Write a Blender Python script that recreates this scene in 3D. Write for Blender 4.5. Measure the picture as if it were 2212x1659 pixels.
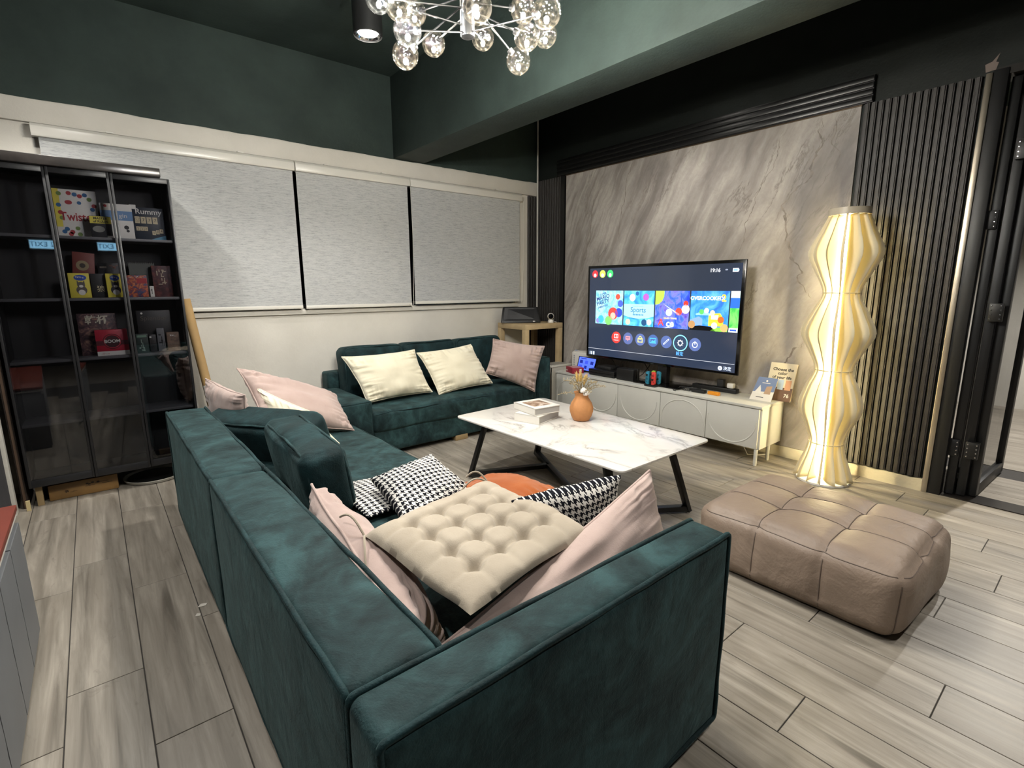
import bpy, bmesh, math, random
from mathutils import Vector, Matrix, noise
R = math.radians
random.seed(7)
scene = bpy.context.scene
col = scene.collection
for o in list(bpy.data.objects):
    bpy.data.objects.remove(o)

# ------------------------------------------------------------------ camera
cam_data = bpy.data.cameras.new('camera')
cam = bpy.data.objects.new('camera', cam_data)
col.objects.link(cam)
cam_data.sensor_fit = 'HORIZONTAL'
cam_data.sensor_width = 36.0
cam_data.lens = 1091.0 / 2212.0 * 36.0
cam_data.clip_start = 0.02
YAW, PITCH, ROLL = R(39.432), R(-10.881), R(-0.2284)
fwd = Vector((math.sin(YAW) * math.cos(PITCH), math.cos(YAW) * math.cos(PITCH), math.sin(PITCH)))
rgt = Vector((math.cos(YAW), -math.sin(YAW), 0))
upv = rgt.cross(fwd)
r2 = math.cos(ROLL) * rgt + math.sin(ROLL) * upv
u2 = -math.sin(ROLL) * rgt + math.cos(ROLL) * upv
cam.matrix_world = Matrix(((r2.x, u2.x, -fwd.x, 0), (r2.y, u2.y, -fwd.y, 0), (r2.z, u2.z, -fwd.z, 1.25), (0, 0, 0, 1)))
scene.camera = cam

# ------------------------------------------------------------------ world, exposure, light levels
world = bpy.data.worlds.new('night')
scene.world = world
world.use_nodes = True
world.node_tree.nodes['Background'].inputs[0].default_value = (0.10, 0.12, 0.16, 1)
world.node_tree.nodes['Background'].inputs[1].default_value = 0.15
scene.view_settings.view_transform = 'Standard'
scene.view_settings.look = 'None'
scene.view_settings.exposure = 0.92
scene.view_settings.gamma = 1.0
scene.view_settings.use_curve_mapping = False
GLOBE_BULB = 3200.0      # emission of each chandelier bulb
DOWNLIGHT_W = 57.0      # watts of each ceiling downlight
LAMP_TUBE = 95.0        # emission of the floor lamp's tube
try:
    scene.cycles.max_bounces = 6
    scene.cycles.transparent_max_bounces = 12
    scene.cycles.caustics_reflective = False
    scene.cycles.caustics_refractive = False
    scene.cycles.sample_clamp_indirect = 4.0
    scene.cycles.use_denoising = True
    scene.cycles.use_adaptive_sampling = True
    scene.cycles.adaptive_threshold = 0.05
    scene.cycles.adaptive_min_samples = 16
except Exception:
    pass

# ------------------------------------------------------------------ helpers
def lin(h):
    h = h.lstrip('#')
    out = []
    for i in (0, 2, 4):
        c = int(h[i:i + 2], 16) / 255.0
        out.append(c / 12.92 if c <= 0.04045 else ((c + 0.055) / 1.055) ** 2.4)
    return (out[0], out[1], out[2], 1.0)

class NT:
    """tiny node-tree builder"""
    def __init__(s, name):
        s.m = bpy.data.materials.new(name)
        s.m.use_nodes = True
        s.t = s.m.node_tree
        s.b = s.t.nodes['Principled BSDF']
        s.out = s.t.nodes['Material Output']
    def n(s, kind, **kw):
        nd = s.t.nodes.new(kind)
        for k, v in kw.items():
            setattr(nd, k, v)
        return nd
    def l(s, a, b):
        s.t.links.new(a, b)
    def setin(s, nd, key, v):
        if hasattr(v, 'is_output') or isinstance(v, bpy.types.NodeSocket):
            s.l(v, nd.inputs[key])
        else:
            nd.inputs[key].default_value = v
    def math(s, op, a, b=0.0, c=0.0):
        nd = s.n('ShaderNodeMath', operation=op)
        s.setin(nd, 0, a); s.setin(nd, 1, b)
        if op in ('COMPARE', 'MULTIPLY_ADD', 'SMOOTH_MIN'):
            s.setin(nd, 2, c)
        return nd.outputs[0]
    def coord(s, which='Object'):
        return s.n('ShaderNodeTexCoord').outputs[which]
    def mapping(s, vec, scale=(1, 1, 1), rot=(0, 0, 0), loc=(0, 0, 0)):
        nd = s.n('ShaderNodeMapping')
        s.l(vec, nd.inputs[0])
        nd.inputs[1].default_value = loc
        nd.inputs[2].default_value = rot
        nd.inputs[3].default_value = scale
        return nd.outputs[0]
    def noise(s, vec, scale=5, detail=4, rough=0.55, dist=0.0):
        nd = s.n('ShaderNodeTexNoise')
        s.l(vec, nd.inputs['Vector'])
        nd.inputs['Scale'].default_value = scale
        nd.inputs['Detail'].default_value = detail
        nd.inputs['Roughness'].default_value = rough
        nd.inputs['Distortion'].default_value = dist
        return nd.outputs['Fac']
    def ramp(s, fac, stops):
        nd = s.n('ShaderNodeValToRGB')
        s.l(fac, nd.inputs[0])
        e = nd.color_ramp.elements
        while len(e) < len(stops):
            e.new(0.5)
        for i, (p, c) in enumerate(stops):
            e[i].position = p
            e[i].color = c if len(c) == 4 else (c[0], c[1], c[2], 1)
        return nd.outputs[0]
    def mix(s, fac, a, b, mode='MIX'):
        nd = s.n('ShaderNodeMix', data_type='RGBA', blend_type=mode)
        s.setin(nd, 0, fac); s.setin(nd, 6, a); s.setin(nd, 7, b)
        return nd.outputs[2]
    def bump(s, h, strength=0.3, dist=0.01):
        nd = s.n('ShaderNodeBump')
        nd.inputs['Strength'].default_value = strength
        nd.inputs['Distance'].default_value = dist
        s.l(h, nd.inputs['Height'])
        s.l(nd.outputs[0], s.b.inputs['Normal'])

BW = lambda v: (v, v, v, 1)

def plain(name, c, rough=0.5, metal=0.0, var=0.0, vscale=6.0, bump=0.0, bscale=60.0, sheen=0.0, spec=0.5, coat=0.0):
    k = NT(name)
    c = lin(c) if isinstance(c, str) else c
    b = k.b
    b.inputs['Roughness'].default_value = rough
    b.inputs['Metallic'].default_value = metal
    b.inputs['Specular IOR Level'].default_value = spec
    b.inputs['Coat Weight'].default_value = coat
    if sheen:
        b.inputs['Sheen Weight'].default_value = sheen
        b.inputs['Sheen Roughness'].default_value = 0.4
    co = k.coord('Object')
    f = k.noise(co, vscale, 5)
    d = var
    lo = tuple(max(0, x * (1 - d)) for x in c[:3]) + (1,)
    hi = tuple(min(1, x * (1 + d)) for x in c[:3]) + (1,)
    k.l(k.ramp(f, [(0.3, lo), (0.7, hi)]), b.inputs['Base Color'])
    if bump:
        k.bump(k.noise(co, bscale, 4), bump, 0.004)
    return k.m

def glow(name, c, strength):
    k = NT(name)
    c = lin(c) if isinstance(c, str) else c
    k.b.inputs['Base Color'].default_value = (c[0] * .3, c[1] * .3, c[2] * .3, 1)
    k.b.inputs['Emission Color'].default_value = c
    k.b.inputs['Emission Strength'].default_value = strength
    k.b.inputs['Roughness'].default_value = 0.25
    if strength < 5:
        k.m.cycles.emission_sampling = 'NONE'
    return k.m

def world_of(o):
    basis = Matrix.LocRotScale(o.location, o.rotation_euler, o.scale)
    return basis if o.parent is None else world_of(o.parent) @ o.matrix_parent_inverse @ basis

def put(name, me, mat=None, parent=None, loc=None, rot=None):
    o = bpy.data.objects.new(name, me)
    col.objects.link(o)
    if mat is not None and me is not None and len(me.materials) == 0:
        me.materials.append(mat)
    if loc is not None:
        o.location = loc
    if rot is not None:
        o.rotation_euler = rot
    if parent is not None:
        o.parent = parent
        o.matrix_parent_inverse = world_of(parent).inverted()
    return o

def thing(name, label, cat, loc, group=None):
    o = bpy.data.objects.new(name, None)
    o.empty_display_size = 0.05
    col.objects.link(o)
    o.location = loc
    return tag(o, label, cat, group)

def tag(o, label=None, cat=None, group=None, kind=None):
    if label: o['label'] = label
    if cat: o['category'] = cat
    if group: o['group'] = group
    if kind: o['kind'] = kind
    return o

class MB:
    """collects shapes, builds one mesh object; all coordinates are world metres"""
    def __init__(s):
        s.v = []; s.f = []; s.uv = {}
    def add(s, vs, fs):
        b = len(s.v)
        s.v += [tuple(v) for v in vs]
        s.f += [tuple(i + b for i in f) for f in fs]
        return s
    def box(s, x0, x1, y0, y1, z0, z1):
        vs = [(x0, y0, z0), (x1, y0, z0), (x1, y1, z0), (x0, y1, z0), (x0, y0, z1), (x1, y0, z1), (x1, y1, z1), (x0, y1, z1)]
        return s.add(vs, [(0, 3, 2, 1), (4, 5, 6, 7), (0, 1, 5, 4), (1, 2, 6, 5), (2, 3, 7, 6), (3, 0, 4, 7)])
    def obox(s, c, ax, ay, az, hx, hy, hz):
        c, ax, ay, az = Vector(c), Vector(ax).normalized(), Vector(ay).normalized(), Vector(az).normalized()
        vs = []
        for k in (-1, 1):
            for (i, j) in ((-1, -1), (1, -1), (1, 1), (-1, 1)):
                vs.append(c + ax * hx * i + ay * hy * j + az * hz * k)
        return s.add(vs, [(0, 3, 2, 1), (4, 5, 6, 7), (0, 1, 5, 4), (1, 2, 6, 5), (2, 3, 7, 6), (3, 0, 4, 7)])
    def bar(s, p0, p1, w, d, side=None):
        p0, p1 = Vector(p0), Vector(p1)
        az = (p1 - p0)
        L = az.length
        az.normalize()
        ax = Vector(side) if side else (Vector((0, 0, 1)) if abs(az.z) < .9 else Vector((1, 0, 0)))
        ax = (ax - az * ax.dot(az)).normalized()
        return s.obox((p0 + p1) / 2, ax, az.cross(ax), az, w / 2, d / 2, L / 2)
    def tube(s, pts, r, n=8, closed=False, cap=True):
        pts = [Vector(p) for p in pts]
        m = len(pts)
        rs = r if isinstance(r, (list, tuple)) else [r] * m
        rings = []
        prev = None
        for i, p in enumerate(pts):
            if closed:
                t = pts[(i + 1) % m] - pts[i - 1]
            else:
                t = pts[min(i + 1, m - 1)] - pts[max(i - 1, 0)]
            if t.length < 1e-9: t = Vector((0, 0, 1))
            t.normalize()
            if prev is None:
                a = Vector((0, 0, 1)) if abs(t.z) < .9 else Vector((1, 0, 0))
            else:
                a = prev
            a = (a - t * a.dot(t))
            if a.length < 1e-6: a = t.orthogonal()
            a.normalize(); prev = a
            b = t.cross(a)
            rings.append([p + (a * math.cos(2 * math.pi * k / n) + b * math.sin(2 * math.pi * k / n)) * rs[i] for k in range(n)])
        vs = [q for ring in rings for q in ring]
        fs = []
        for i in range(m if closed else m - 1):
            j = (i + 1) % m
            for k in range(n):
                l = (k + 1) % n
                fs.append((i * n + k, i * n + l, j * n + l, j * n + k))
        if cap and not closed:
            fs.append(tuple(range(n - 1, -1, -1)))
            fs.append(tuple((m - 1) * n + k for k in range(n)))
        return s.add(vs, fs)
    def lathe(s, c, prof, n=32, axis=None, cap=True):
        """prof: list of (radius, height) from bottom to top, around +Z at c (or along axis)"""
        c = Vector(c)
        az = Vector(axis).normalized() if axis else Vector((0, 0, 1))
        ax = az.orthogonal().normalized() if axis else Vector((1, 0, 0))
        ay = az.cross(ax)
        vs = []
        for (r, h) in prof:
            for k in range(n):
                a = 2 * math.pi * k / n
                vs.append(c + az * h + (ax * math.cos(a) + ay * math.sin(a)) * r)
        fs = []
        for i in range(len(prof) - 1):
            for k in range(n):
                l = (k + 1) % n
                fs.append((i * n + k, i * n + l, (i + 1) * n + l, (i + 1) * n + k))
        if cap and prof[0][0] > 1e-5: fs.append(tuple(range(n - 1, -1, -1)))
        if cap and prof[-1][0] > 1e-5: fs.append(tuple((len(prof) - 1) * n + k for k in range(n)))
        return s.add(vs, fs)
    def ball(s, c, r, n=16, m=10, sc=(1, 1, 1)):
        prof = []
        for i in range(m + 1):
            a = -math.pi / 2 + math.pi * i / m
            prof.append((max(r * math.cos(a), 1e-6) * sc[0], r * math.sin(a) * sc[2]))
        return s.lathe(c, prof, n)
    def poly(s, pts, thick_vec):
        """flat polygon extruded by thick_vec"""
        pts = [Vector(p) for p in pts]
        t = Vector(thick_vec)
        n = len(pts)
        vs = pts + [p + t for p in pts]
        fs = [tuple(range(n)), tuple(range(2 * n - 1, n - 1, -1))]
        for i in range(n):
            j = (i + 1) % n
            fs.append((i, j, j + n, i + n)[::-1])
        return s.add(vs, fs)
    def mesh(s, name, bevel=0.0, seg=2, smooth=False, angle=35):
        me = bpy.data.meshes.new(name)
        me.from_pydata(s.v, [], s.f)
        bm = bmesh.new()
        bm.from_mesh(me)
        bmesh.ops.recalc_face_normals(bm, faces=bm.faces)
        if bevel:
            es = [e for e in bm.edges if len(e.link_faces) == 2 and e.calc_face_angle(0) > R(30)]
            bmesh.ops.bevel(bm, geom=es, offset=bevel, segments=seg, profile=0.5, affect='EDGES', clamp_overlap=True)
        bm.to_mesh(me)
        bm.free()
        if smooth or bevel:
            for p in me.polygons:
                p.use_smooth = True
            try:
                me.set_sharp_from_angle(angle=R(angle))
            except Exception:
                pass
        return me
    def build(s, name, mat, parent=None, bevel=0.0, seg=2, smooth=False, angle=35):
        return put(name, s.mesh(name, bevel, seg, smooth, angle), mat, parent)

def fnoise(p, f):
    return noise.noise(Vector(p) * f)

def axis_steps(lo, hi, r, n):
    k = 4
    a = [lo + r * i / k for i in range(k)]
    b = [lo + r + (hi - lo - 2 * r) * i / n for i in range(n + 1)]
    c = [hi - r + r * (i + 1) / k for i in range(k)]
    return a + b + c

def softbox(name, dims, r, n, mat, parent=None, puff=(0, 0, 0), amp=0.0, freq=3.0, wr=0.0, wf=18.0, xf=None, field=None, seed=0.0):
    """upholstered block: rounded edges, puffed faces, soft unevenness. dims=(x0,x1,y0,y1,z0,z1)"""
    x0, x1, y0, y1, z0, z1 = dims
    A = [axis_steps(x0, x1, r, n[0]), axis_steps(y0, y1, r, n[1]), axis_steps(z0, z1, r, n[2])]
    N = [len(a) - 1 for a in A]
    c = Vector(((x0 + x1) / 2, (y0 + y1) / 2, (z0 + z1) / 2))
    h = Vector(((x1 - x0) / 2, (y1 - y0) / 2, (z1 - z0) / 2))
    idx = {}; vs = []
    def vert(i, j, k):
        key = (i, j, k)
        if key in idx: return idx[key]
        p = Vector((A[0][i], A[1][j], A[2][k]))
        q = Vector((min(max(p.x, x0 + r), x1 - r), min(max(p.y, y0 + r), y1 - r), min(max(p.z, z0 + r), z1 - r)))
        d = p - q
        if d.length > 1e-9:
            nn = d.normalized(); p2 = q + nn * r
        else:
            nn = Vector((0, 0, 1)); p2 = p
        u = Vector(((p.x - c.x) / h.x, (p.y - c.y) / h.y, (p.z - c.z) / h.z))
        ux, uy, uz = 1 - u.x ** 2, 1 - u.y ** 2, 1 - u.z ** 2
        off = Vector((puff[0] * (1 if u.x > 0 else -1) * abs(u.x) ** 3 * max(uy, 0) ** .6 * max(uz, 0) ** .6,
                      puff[1] * (1 if u.y > 0 else -1) * abs(u.y) ** 3 * max(ux, 0) ** .6 * max(uz, 0) ** .6,
                      puff[2] * (1 if u.z > 0 else -1) * abs(u.z) ** 3 * max(ux, 0) ** .6 * max(uy, 0) ** .6))
        p2 = p2 + off
        if amp:
            s3 = p2 * freq + Vector((seed, seed * 1.7, seed * .3))
            p2 = p2 + nn * amp * noise.noise(s3) + Vector((noise.noise(s3 + Vector((9, 0, 0))), noise.noise(s3 + Vector((0, 9, 0))), 0)) * amp * .4
        if wr:
            p2 = p2 + nn * wr * noise.noise(Vector((p2.x * wf, p2.y * wf, p2.z * wf * .35)))
        if field: p2 = field(p2, u, nn)
        if xf: p2 = xf @ p2
        idx[key] = len(vs); vs.append(tuple(p2))
        return idx[key]
    fs = []
    for k in (0, N[2]):
        for i in range(N[0]):
            for j in range(N[1]):
                f = (vert(i, j, k), vert(i + 1, j, k), vert(i + 1, j + 1, k), vert(i, j + 1, k))
                fs.append(f if k else f[::-1])
    for j in (0, N[1]):
        for i in range(N[0]):
            for k in range(N[2]):
                f = (vert(i, j, k), vert(i + 1, j, k), vert(i + 1, j, k + 1), vert(i, j, k + 1))
                fs.append(f[::-1] if j else f)
    for i in (0, N[0]):
        for j in range(N[1]):
            for k in range(N[2]):
                f = (vert(i, j, k), vert(i, j + 1, k), vert(i, j + 1, k + 1), vert(i, j, k + 1))
                fs.append(f if i else f[::-1])
    me = bpy.data.meshes.new(name)
    me.from_pydata(vs, [], fs)
    for p in me.polygons: p.use_smooth = True
    return put(name, me, mat, parent)

def loop_rect(axis, level, a0, a1, b0, b1, rr=0.02, step=0.05):
    """rounded rectangle loop on plane axis=level (points world)"""
    pts = []
    corners = [((a1 - rr), (b1 - rr), 0), ((a0 + rr), (b1 - rr), 90), ((a0 + rr), (b0 + rr), 180), ((a1 - rr), (b0 + rr), 270)]
    out = []
    for (ca, cb, st) in corners:
        for k in range(5):
            t = R(st + 90 * k / 4)
            out.append((ca + rr * math.cos(t), cb + rr * math.sin(t)))
    res = []
    for i in range(len(out)):
        p, q = Vector(out[i]), Vector(out[(i + 1) % len(out)])
        d = (q - p).length
        m = max(1, int(d / step))
        for k in range(m):
            res.append(p + (q - p) * k / m)
    for (a, b) in res:
        if axis == 'x': pts.append(Vector((level, a, b)))
        elif axis == 'y': pts.append(Vector((a, level, b)))
        else: pts.append(Vector((a, b, level)))
    return pts

def piping(paths, r, mat, parent, jitter=0.002, xf=None, name='piping'):
    for pts in paths:
        q = []
        for p in pts:
            p = p + Vector((noise.noise(p * 9), noise.noise(p * 9 + Vector((5, 0, 0))), noise.noise(p * 9 + Vector((0, 5, 0))))) * jitter
            q.append(xf @ p if xf else p)
        MB().tube(q, r, 6, closed=True).build(name, mat, parent, smooth=True, angle=80)

def pillow(name, corners, thick, mat, label, group, cat='cushion', pinch=0.07, wr=0.006, n=56, seed=0, seam=0.0045, power=0.42, sag=0.0, wfreq=13.0):
    """corners TL, TR, BR, BL as seen on the front face; a stuffed cover between them"""
    TL, TR, BR, BL = [Vector(c) for c in corners]
    nrm = ((TR - TL) + (BR - BL)).cross((TL - BL) + (TR - BR)).normalized()
    def base(u, v):
        s, t = (u + 1) / 2, (v + 1) / 2
        return (BL * (1 - s) + BR * s) * (1 - t) + (TL * (1 - s) + TR * s) * t
    vs, fs, uvs = [], [], []
    idx = {}
    def P(i, j, side):
        if i in (0, n) or j in (0, n): side = 0
        key = (i, j, side)
        if key in idx: return idx[key]
        u = math.sin((i / n - .5) * math.pi); v = math.sin((j / n - .5) * math.pi)
        uu = u * (1 - pinch * (1 - v * v)); vv = v * (1 - pinch * (1 - u * u))
        p = base(uu, vv)
        e = max(0.0, (1 - u * u) * (1 - v * v))
        t = thick / 2 * e ** power
        eu, ev = u ** 4 * (1 - u ** 6), v ** 4 * (1 - v ** 6)
        w = noise.noise(Vector((u * 1.2, v * wfreq, seed * 3.1 + side))) * eu + noise.noise(Vector((u * wfreq, v * 1.2, seed * 5.3 + side))) * ev
        w = w * wr * 9 + noise.noise(Vector((u * 1.8, v * 1.8, seed + side * 2))) * thick * .06 * e ** .5
        p = p + nrm * side * (t + w) - Vector((0, 0, sag * e))
        p = p + nrm * (noise.noise(Vector((u * 2.2, v * 2.2, seed + 11.0))) * thick * .06)
        idx[key] = len(vs); vs.append(tuple(p)); uvs.append(((u + 1) / 2, (v + 1) / 2))
        return idx[key]
    for side in (1, -1):
        for i in range(n):
            for j in range(n):
                f = (P(i, j, side), P(i + 1, j, side), P(i + 1, j + 1, side), P(i, j + 1, side))
                fs.append(f if side == 1 else f[::-1])
    me = bpy.data.meshes.new(name)
    me.from_pydata(vs, [], fs)
    ul = me.uv_layers.new(name='UVMap')
    W = ((TR - TL).length + (BR - BL).length) / 2; H = ((TL - BL).length + (TR - BR).length) / 2
    for lp in me.loops:
        a = uvs[lp.vertex_index]
        ul.data[lp.index].uv = (a[0] * W, a[1] * H)
    for p in me.polygons: p.use_smooth = True
    o = put(name, me, mat)
    tag(o, label, cat, group)
    if seam:
        ring = [idx[(i, 0, 0)] for i in range(n)] + [idx[(n, j, 0)] for j in range(n)] + [idx[(n - i, n, 0)] for i in range(n)] + [idx[(0, n - j, 0)] for j in range(n)]
        MB().tube([Vector(vs[i]) + Vector((0, 0, 0)) for i in ring], seam, 6, closed=True).build('piping', mat, o, smooth=True, angle=80)
    return o

_dg = None
def lettering(text, origin, right, up, height, mat, parent, align='CENTER', depth=0.0006, sx=1.0, bold=0.0, name='lettering'):
    """raised print: text built as a mesh in the plane (right, up) at origin"""
    cu = bpy.data.curves.new('txt', 'FONT')
    cu.body = text
    cu.align_x = align
    cu.align_y = 'CENTER'
    cu.size = 1.0
    cu.offset = bold
    cu.resolution_u = 3
    tmp = bpy.data.objects.new('txt', cu)
    col.objects.link(tmp)
    bpy.context.view_layer.update()
    me = bpy.data.meshes.new_from_object(tmp.evaluated_get(bpy.context.evaluated_depsgraph_get()))
    bpy.data.objects.remove(tmp)
    r, u = Vector(right).normalized(), Vector(up).normalized()
    nn = r.cross(u)
    o0 = Vector(origin)
    for v in me.vertices:
        v.co = o0 + r * v.co.x * height * sx + u * v.co.y * height + nn * depth
    me.materials.clear()
    return put(name, me, mat, parent)
# ------------------------------------------------------------------ materials
def velvet(name, dark, light, seed=0.0):
    k = NT(name)
    co = k.coord('Object')
    mp = k.mapping(co, loc=(seed, seed * 2, 0))
    big = k.noise(mp, 2.6, 6, 0.62, 2.2)
    small = k.noise(mp, 9.0, 5, 0.65, 1.2)
    brush = k.noise(k.mapping(co, scale=(9, 9, 1.6), loc=(seed, 3, 0)), 2.2, 4, 0.6, .5)
    f = k.math('ADD', k.math('ADD', k.math('MULTIPLY', big, .55), k.math('MULTIPLY', small, .35)), k.math('MULTIPLY', brush, .10))
    mid = tuple(a * .6 + b * .4 for a, b in zip(lin(dark), lin(light)))
    k.l(k.ramp(f, [(0.40, lin(dark)), (0.50, mid), (0.60, lin(light))]), k.b.inputs['Base Color'])
    k.b.inputs['Roughness'].default_value = 0.72
    k.b.inputs['Specular IOR Level'].default_value = 0.18
    k.b.inputs['Sheen Weight'].default_value = 0.22
    k.b.inputs['Sheen Roughness'].default_value = 0.5
    k.b.inputs['Sheen Tint'].default_value = lin('#7f9c9c')
    h = k.math('ADD', k.math('ADD', k.noise(co, 7, 5, .6, .6), k.math('MULTIPLY', brush, .25)), k.math('MULTIPLY', k.noise(co, 260, 2), .12))
    k.bump(h, 0.5, 0.018)
    return k.m
M_VELVET = velvet('green_velvet', '#0c1b1d', '#2c4648')
M_VELVET2 = velvet('green_velvet_cushion', '#0a191b', '#1a3336', 4.0)

def cotton(name, c, c2, sheen=.3):
    k = NT(name)
    co = k.coord('Object')
    f = k.noise(co, 5, 4)
    k.l(k.ramp(f, [(0.3, lin(c)), (0.7, lin(c2))]), k.b.inputs['Base Color'])
    k.b.inputs['Roughness'].default_value = 0.85
    k.b.inputs['Specular IOR Level'].default_value = 0.15
    k.b.inputs['Sheen Weight'].default_value = sheen
    h = k.math('ADD', k.noise(k.mapping(co, scale=(1, 1, .6)), 16, 4, .6, .4), k.math('MULTIPLY', k.noise(co, 320, 2), .2))
    k.bump(h, 0.3, 0.008)
    return k.m
M_PINK = cotton('pink_velour', '#a38e87', '#b29e96')
M_CREAM = cotton('cream_velour', '#d3cbb4', '#ddd6c0')
M_ORANGE = cotton('orange_cloth', '#8c4518', '#a05620')
M_PAD = cotton('beige_chenille', '#998e7e', '#a99e8e', .15)

def houndstooth():
    k = NT('houndstooth_cloth')
    uv = k.coord('UV')
    sp = k.n('ShaderNodeSeparateXYZ'); k.l(uv, sp.inputs[0])
    s = 8 / 0.0235
    X = k.math('FLOOR', k.math('MULTIPLY', sp.outputs[0], s)); Y = k.math('FLOOR', k.math('MULTIPLY', sp.outputs[1], s))
    fm = lambda a, b: k.math('FLOORED_MODULO', a, b)
    warp = k.math('LESS_THAN', fm(X, 8.0), 3.9); weft = k.math('LESS_THAN', fm(Y, 8.0), 3.9)
    tw = k.math('LESS_THAN', fm(k.math('ADD', X, Y), 4.0), 1.9)
    dark = k.math('ADD', k.math('MULTIPLY', tw, warp), k.math('MULTIPLY', k.math('SUBTRACT', 1.0, tw), weft))
    k.l(k.mix(dark, lin('#d6d3cd'), lin('#14151c')), k.b.inputs['Base Color'])
    k.b.inputs['Roughness'].default_value = 0.9
    k.b.inputs['Specular IOR Level'].default_value = 0.1
    k.bump(k.noise(k.coord('Object'), 240, 2), 0.3, 0.003)
    return k.m
M_HOUND = houndstooth()

def leather():
    k = NT('taupe_leather')
    co = k.coord('Object')
    k.l(k.ramp(k.noise(co, 4, 4), [(0.3, lin('#7d6d60')), (0.7, lin('#8c7b6d'))]), k.b.inputs['Base Color'])
    k.b.inputs['Roughness'].default_value = 0.5
    k.b.inputs['Specular IOR Level'].default_value = 0.35
    h = k.math('ADD', k.noise(co, 5, 4, .6, .8), k.math('MULTIPLY', k.noise(co, 180, 3), .06))
    k.bump(h, 0.35, 0.03)
    return k.m
M_LEATHER = leather()

def plank_mat():
    k = NT('grey_wood_plank')
    co = k.coord('Object')
    oi = k.n('ShaderNodeObjectInfo')
    cb = k.n('ShaderNodeCombineXYZ')
    k.l(k.math('MULTIPLY', oi.outputs['Random'], 13.0), cb.inputs[0])
    k.l(k.math('MULTIPLY', oi.outputs['Random'], 37.0), cb.inputs[1])
    va = k.n('ShaderNodeVectorMath', operation='ADD'); k.l(co, va.inputs[0]); k.l(cb.outputs[0], va.inputs[1])
    v = va.outputs[0]
    streak = k.noise(k.mapping(v, scale=(26, 1.5, 1)), 1.0, 6, .62, .5)
    broad = k.noise(k.mapping(v, scale=(7, 1.1, 1)), 1.0, 4, .6, 1.2)
    knots = k.noise(k.mapping(v, scale=(16, 5, 1)), 1.0, 5, .7, 1.4)
    c = k.ramp(streak, [(0.26, lin('#5e584f')), (0.47, lin('#8a8378')), (0.68, lin('#a69e92'))])
    c = k.mix(k.math('MULTIPLY', k.ramp(broad, [(0.42, BW(0)), (0.62, BW(1))]), .55), c, lin('#7a7267'))
    c = k.mix(k.math('MULTIPLY', k.ramp(knots, [(0.60, BW(0)), (0.72, BW(1))]), .5), c, lin('#6a6259'))
    tint = k.math('MULTIPLY_ADD', oi.outputs['Random'], .16, .92)
    cc = k.n('ShaderNodeCombineColor')
    for i in range(3): k.l(tint, cc.inputs[i])
    c = k.mix(1.0, c, cc.outputs[0], 'MULTIPLY')
    k.l(c, k.b.inputs['Base Color'])
    k.l(k.math('MULTIPLY_ADD', streak, .16, .30), k.b.inputs['Roughness'])
    k.b.inputs['Specular IOR Level'].default_value = 0.45
    k.bump(k.math('ADD', streak, k.math('MULTIPLY', knots, .4)), 0.12, 0.003)
    return k.m
M_PLANK = plank_mat()
M_GROUT = plain('dark_joint', '#3b3835', .9)

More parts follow.
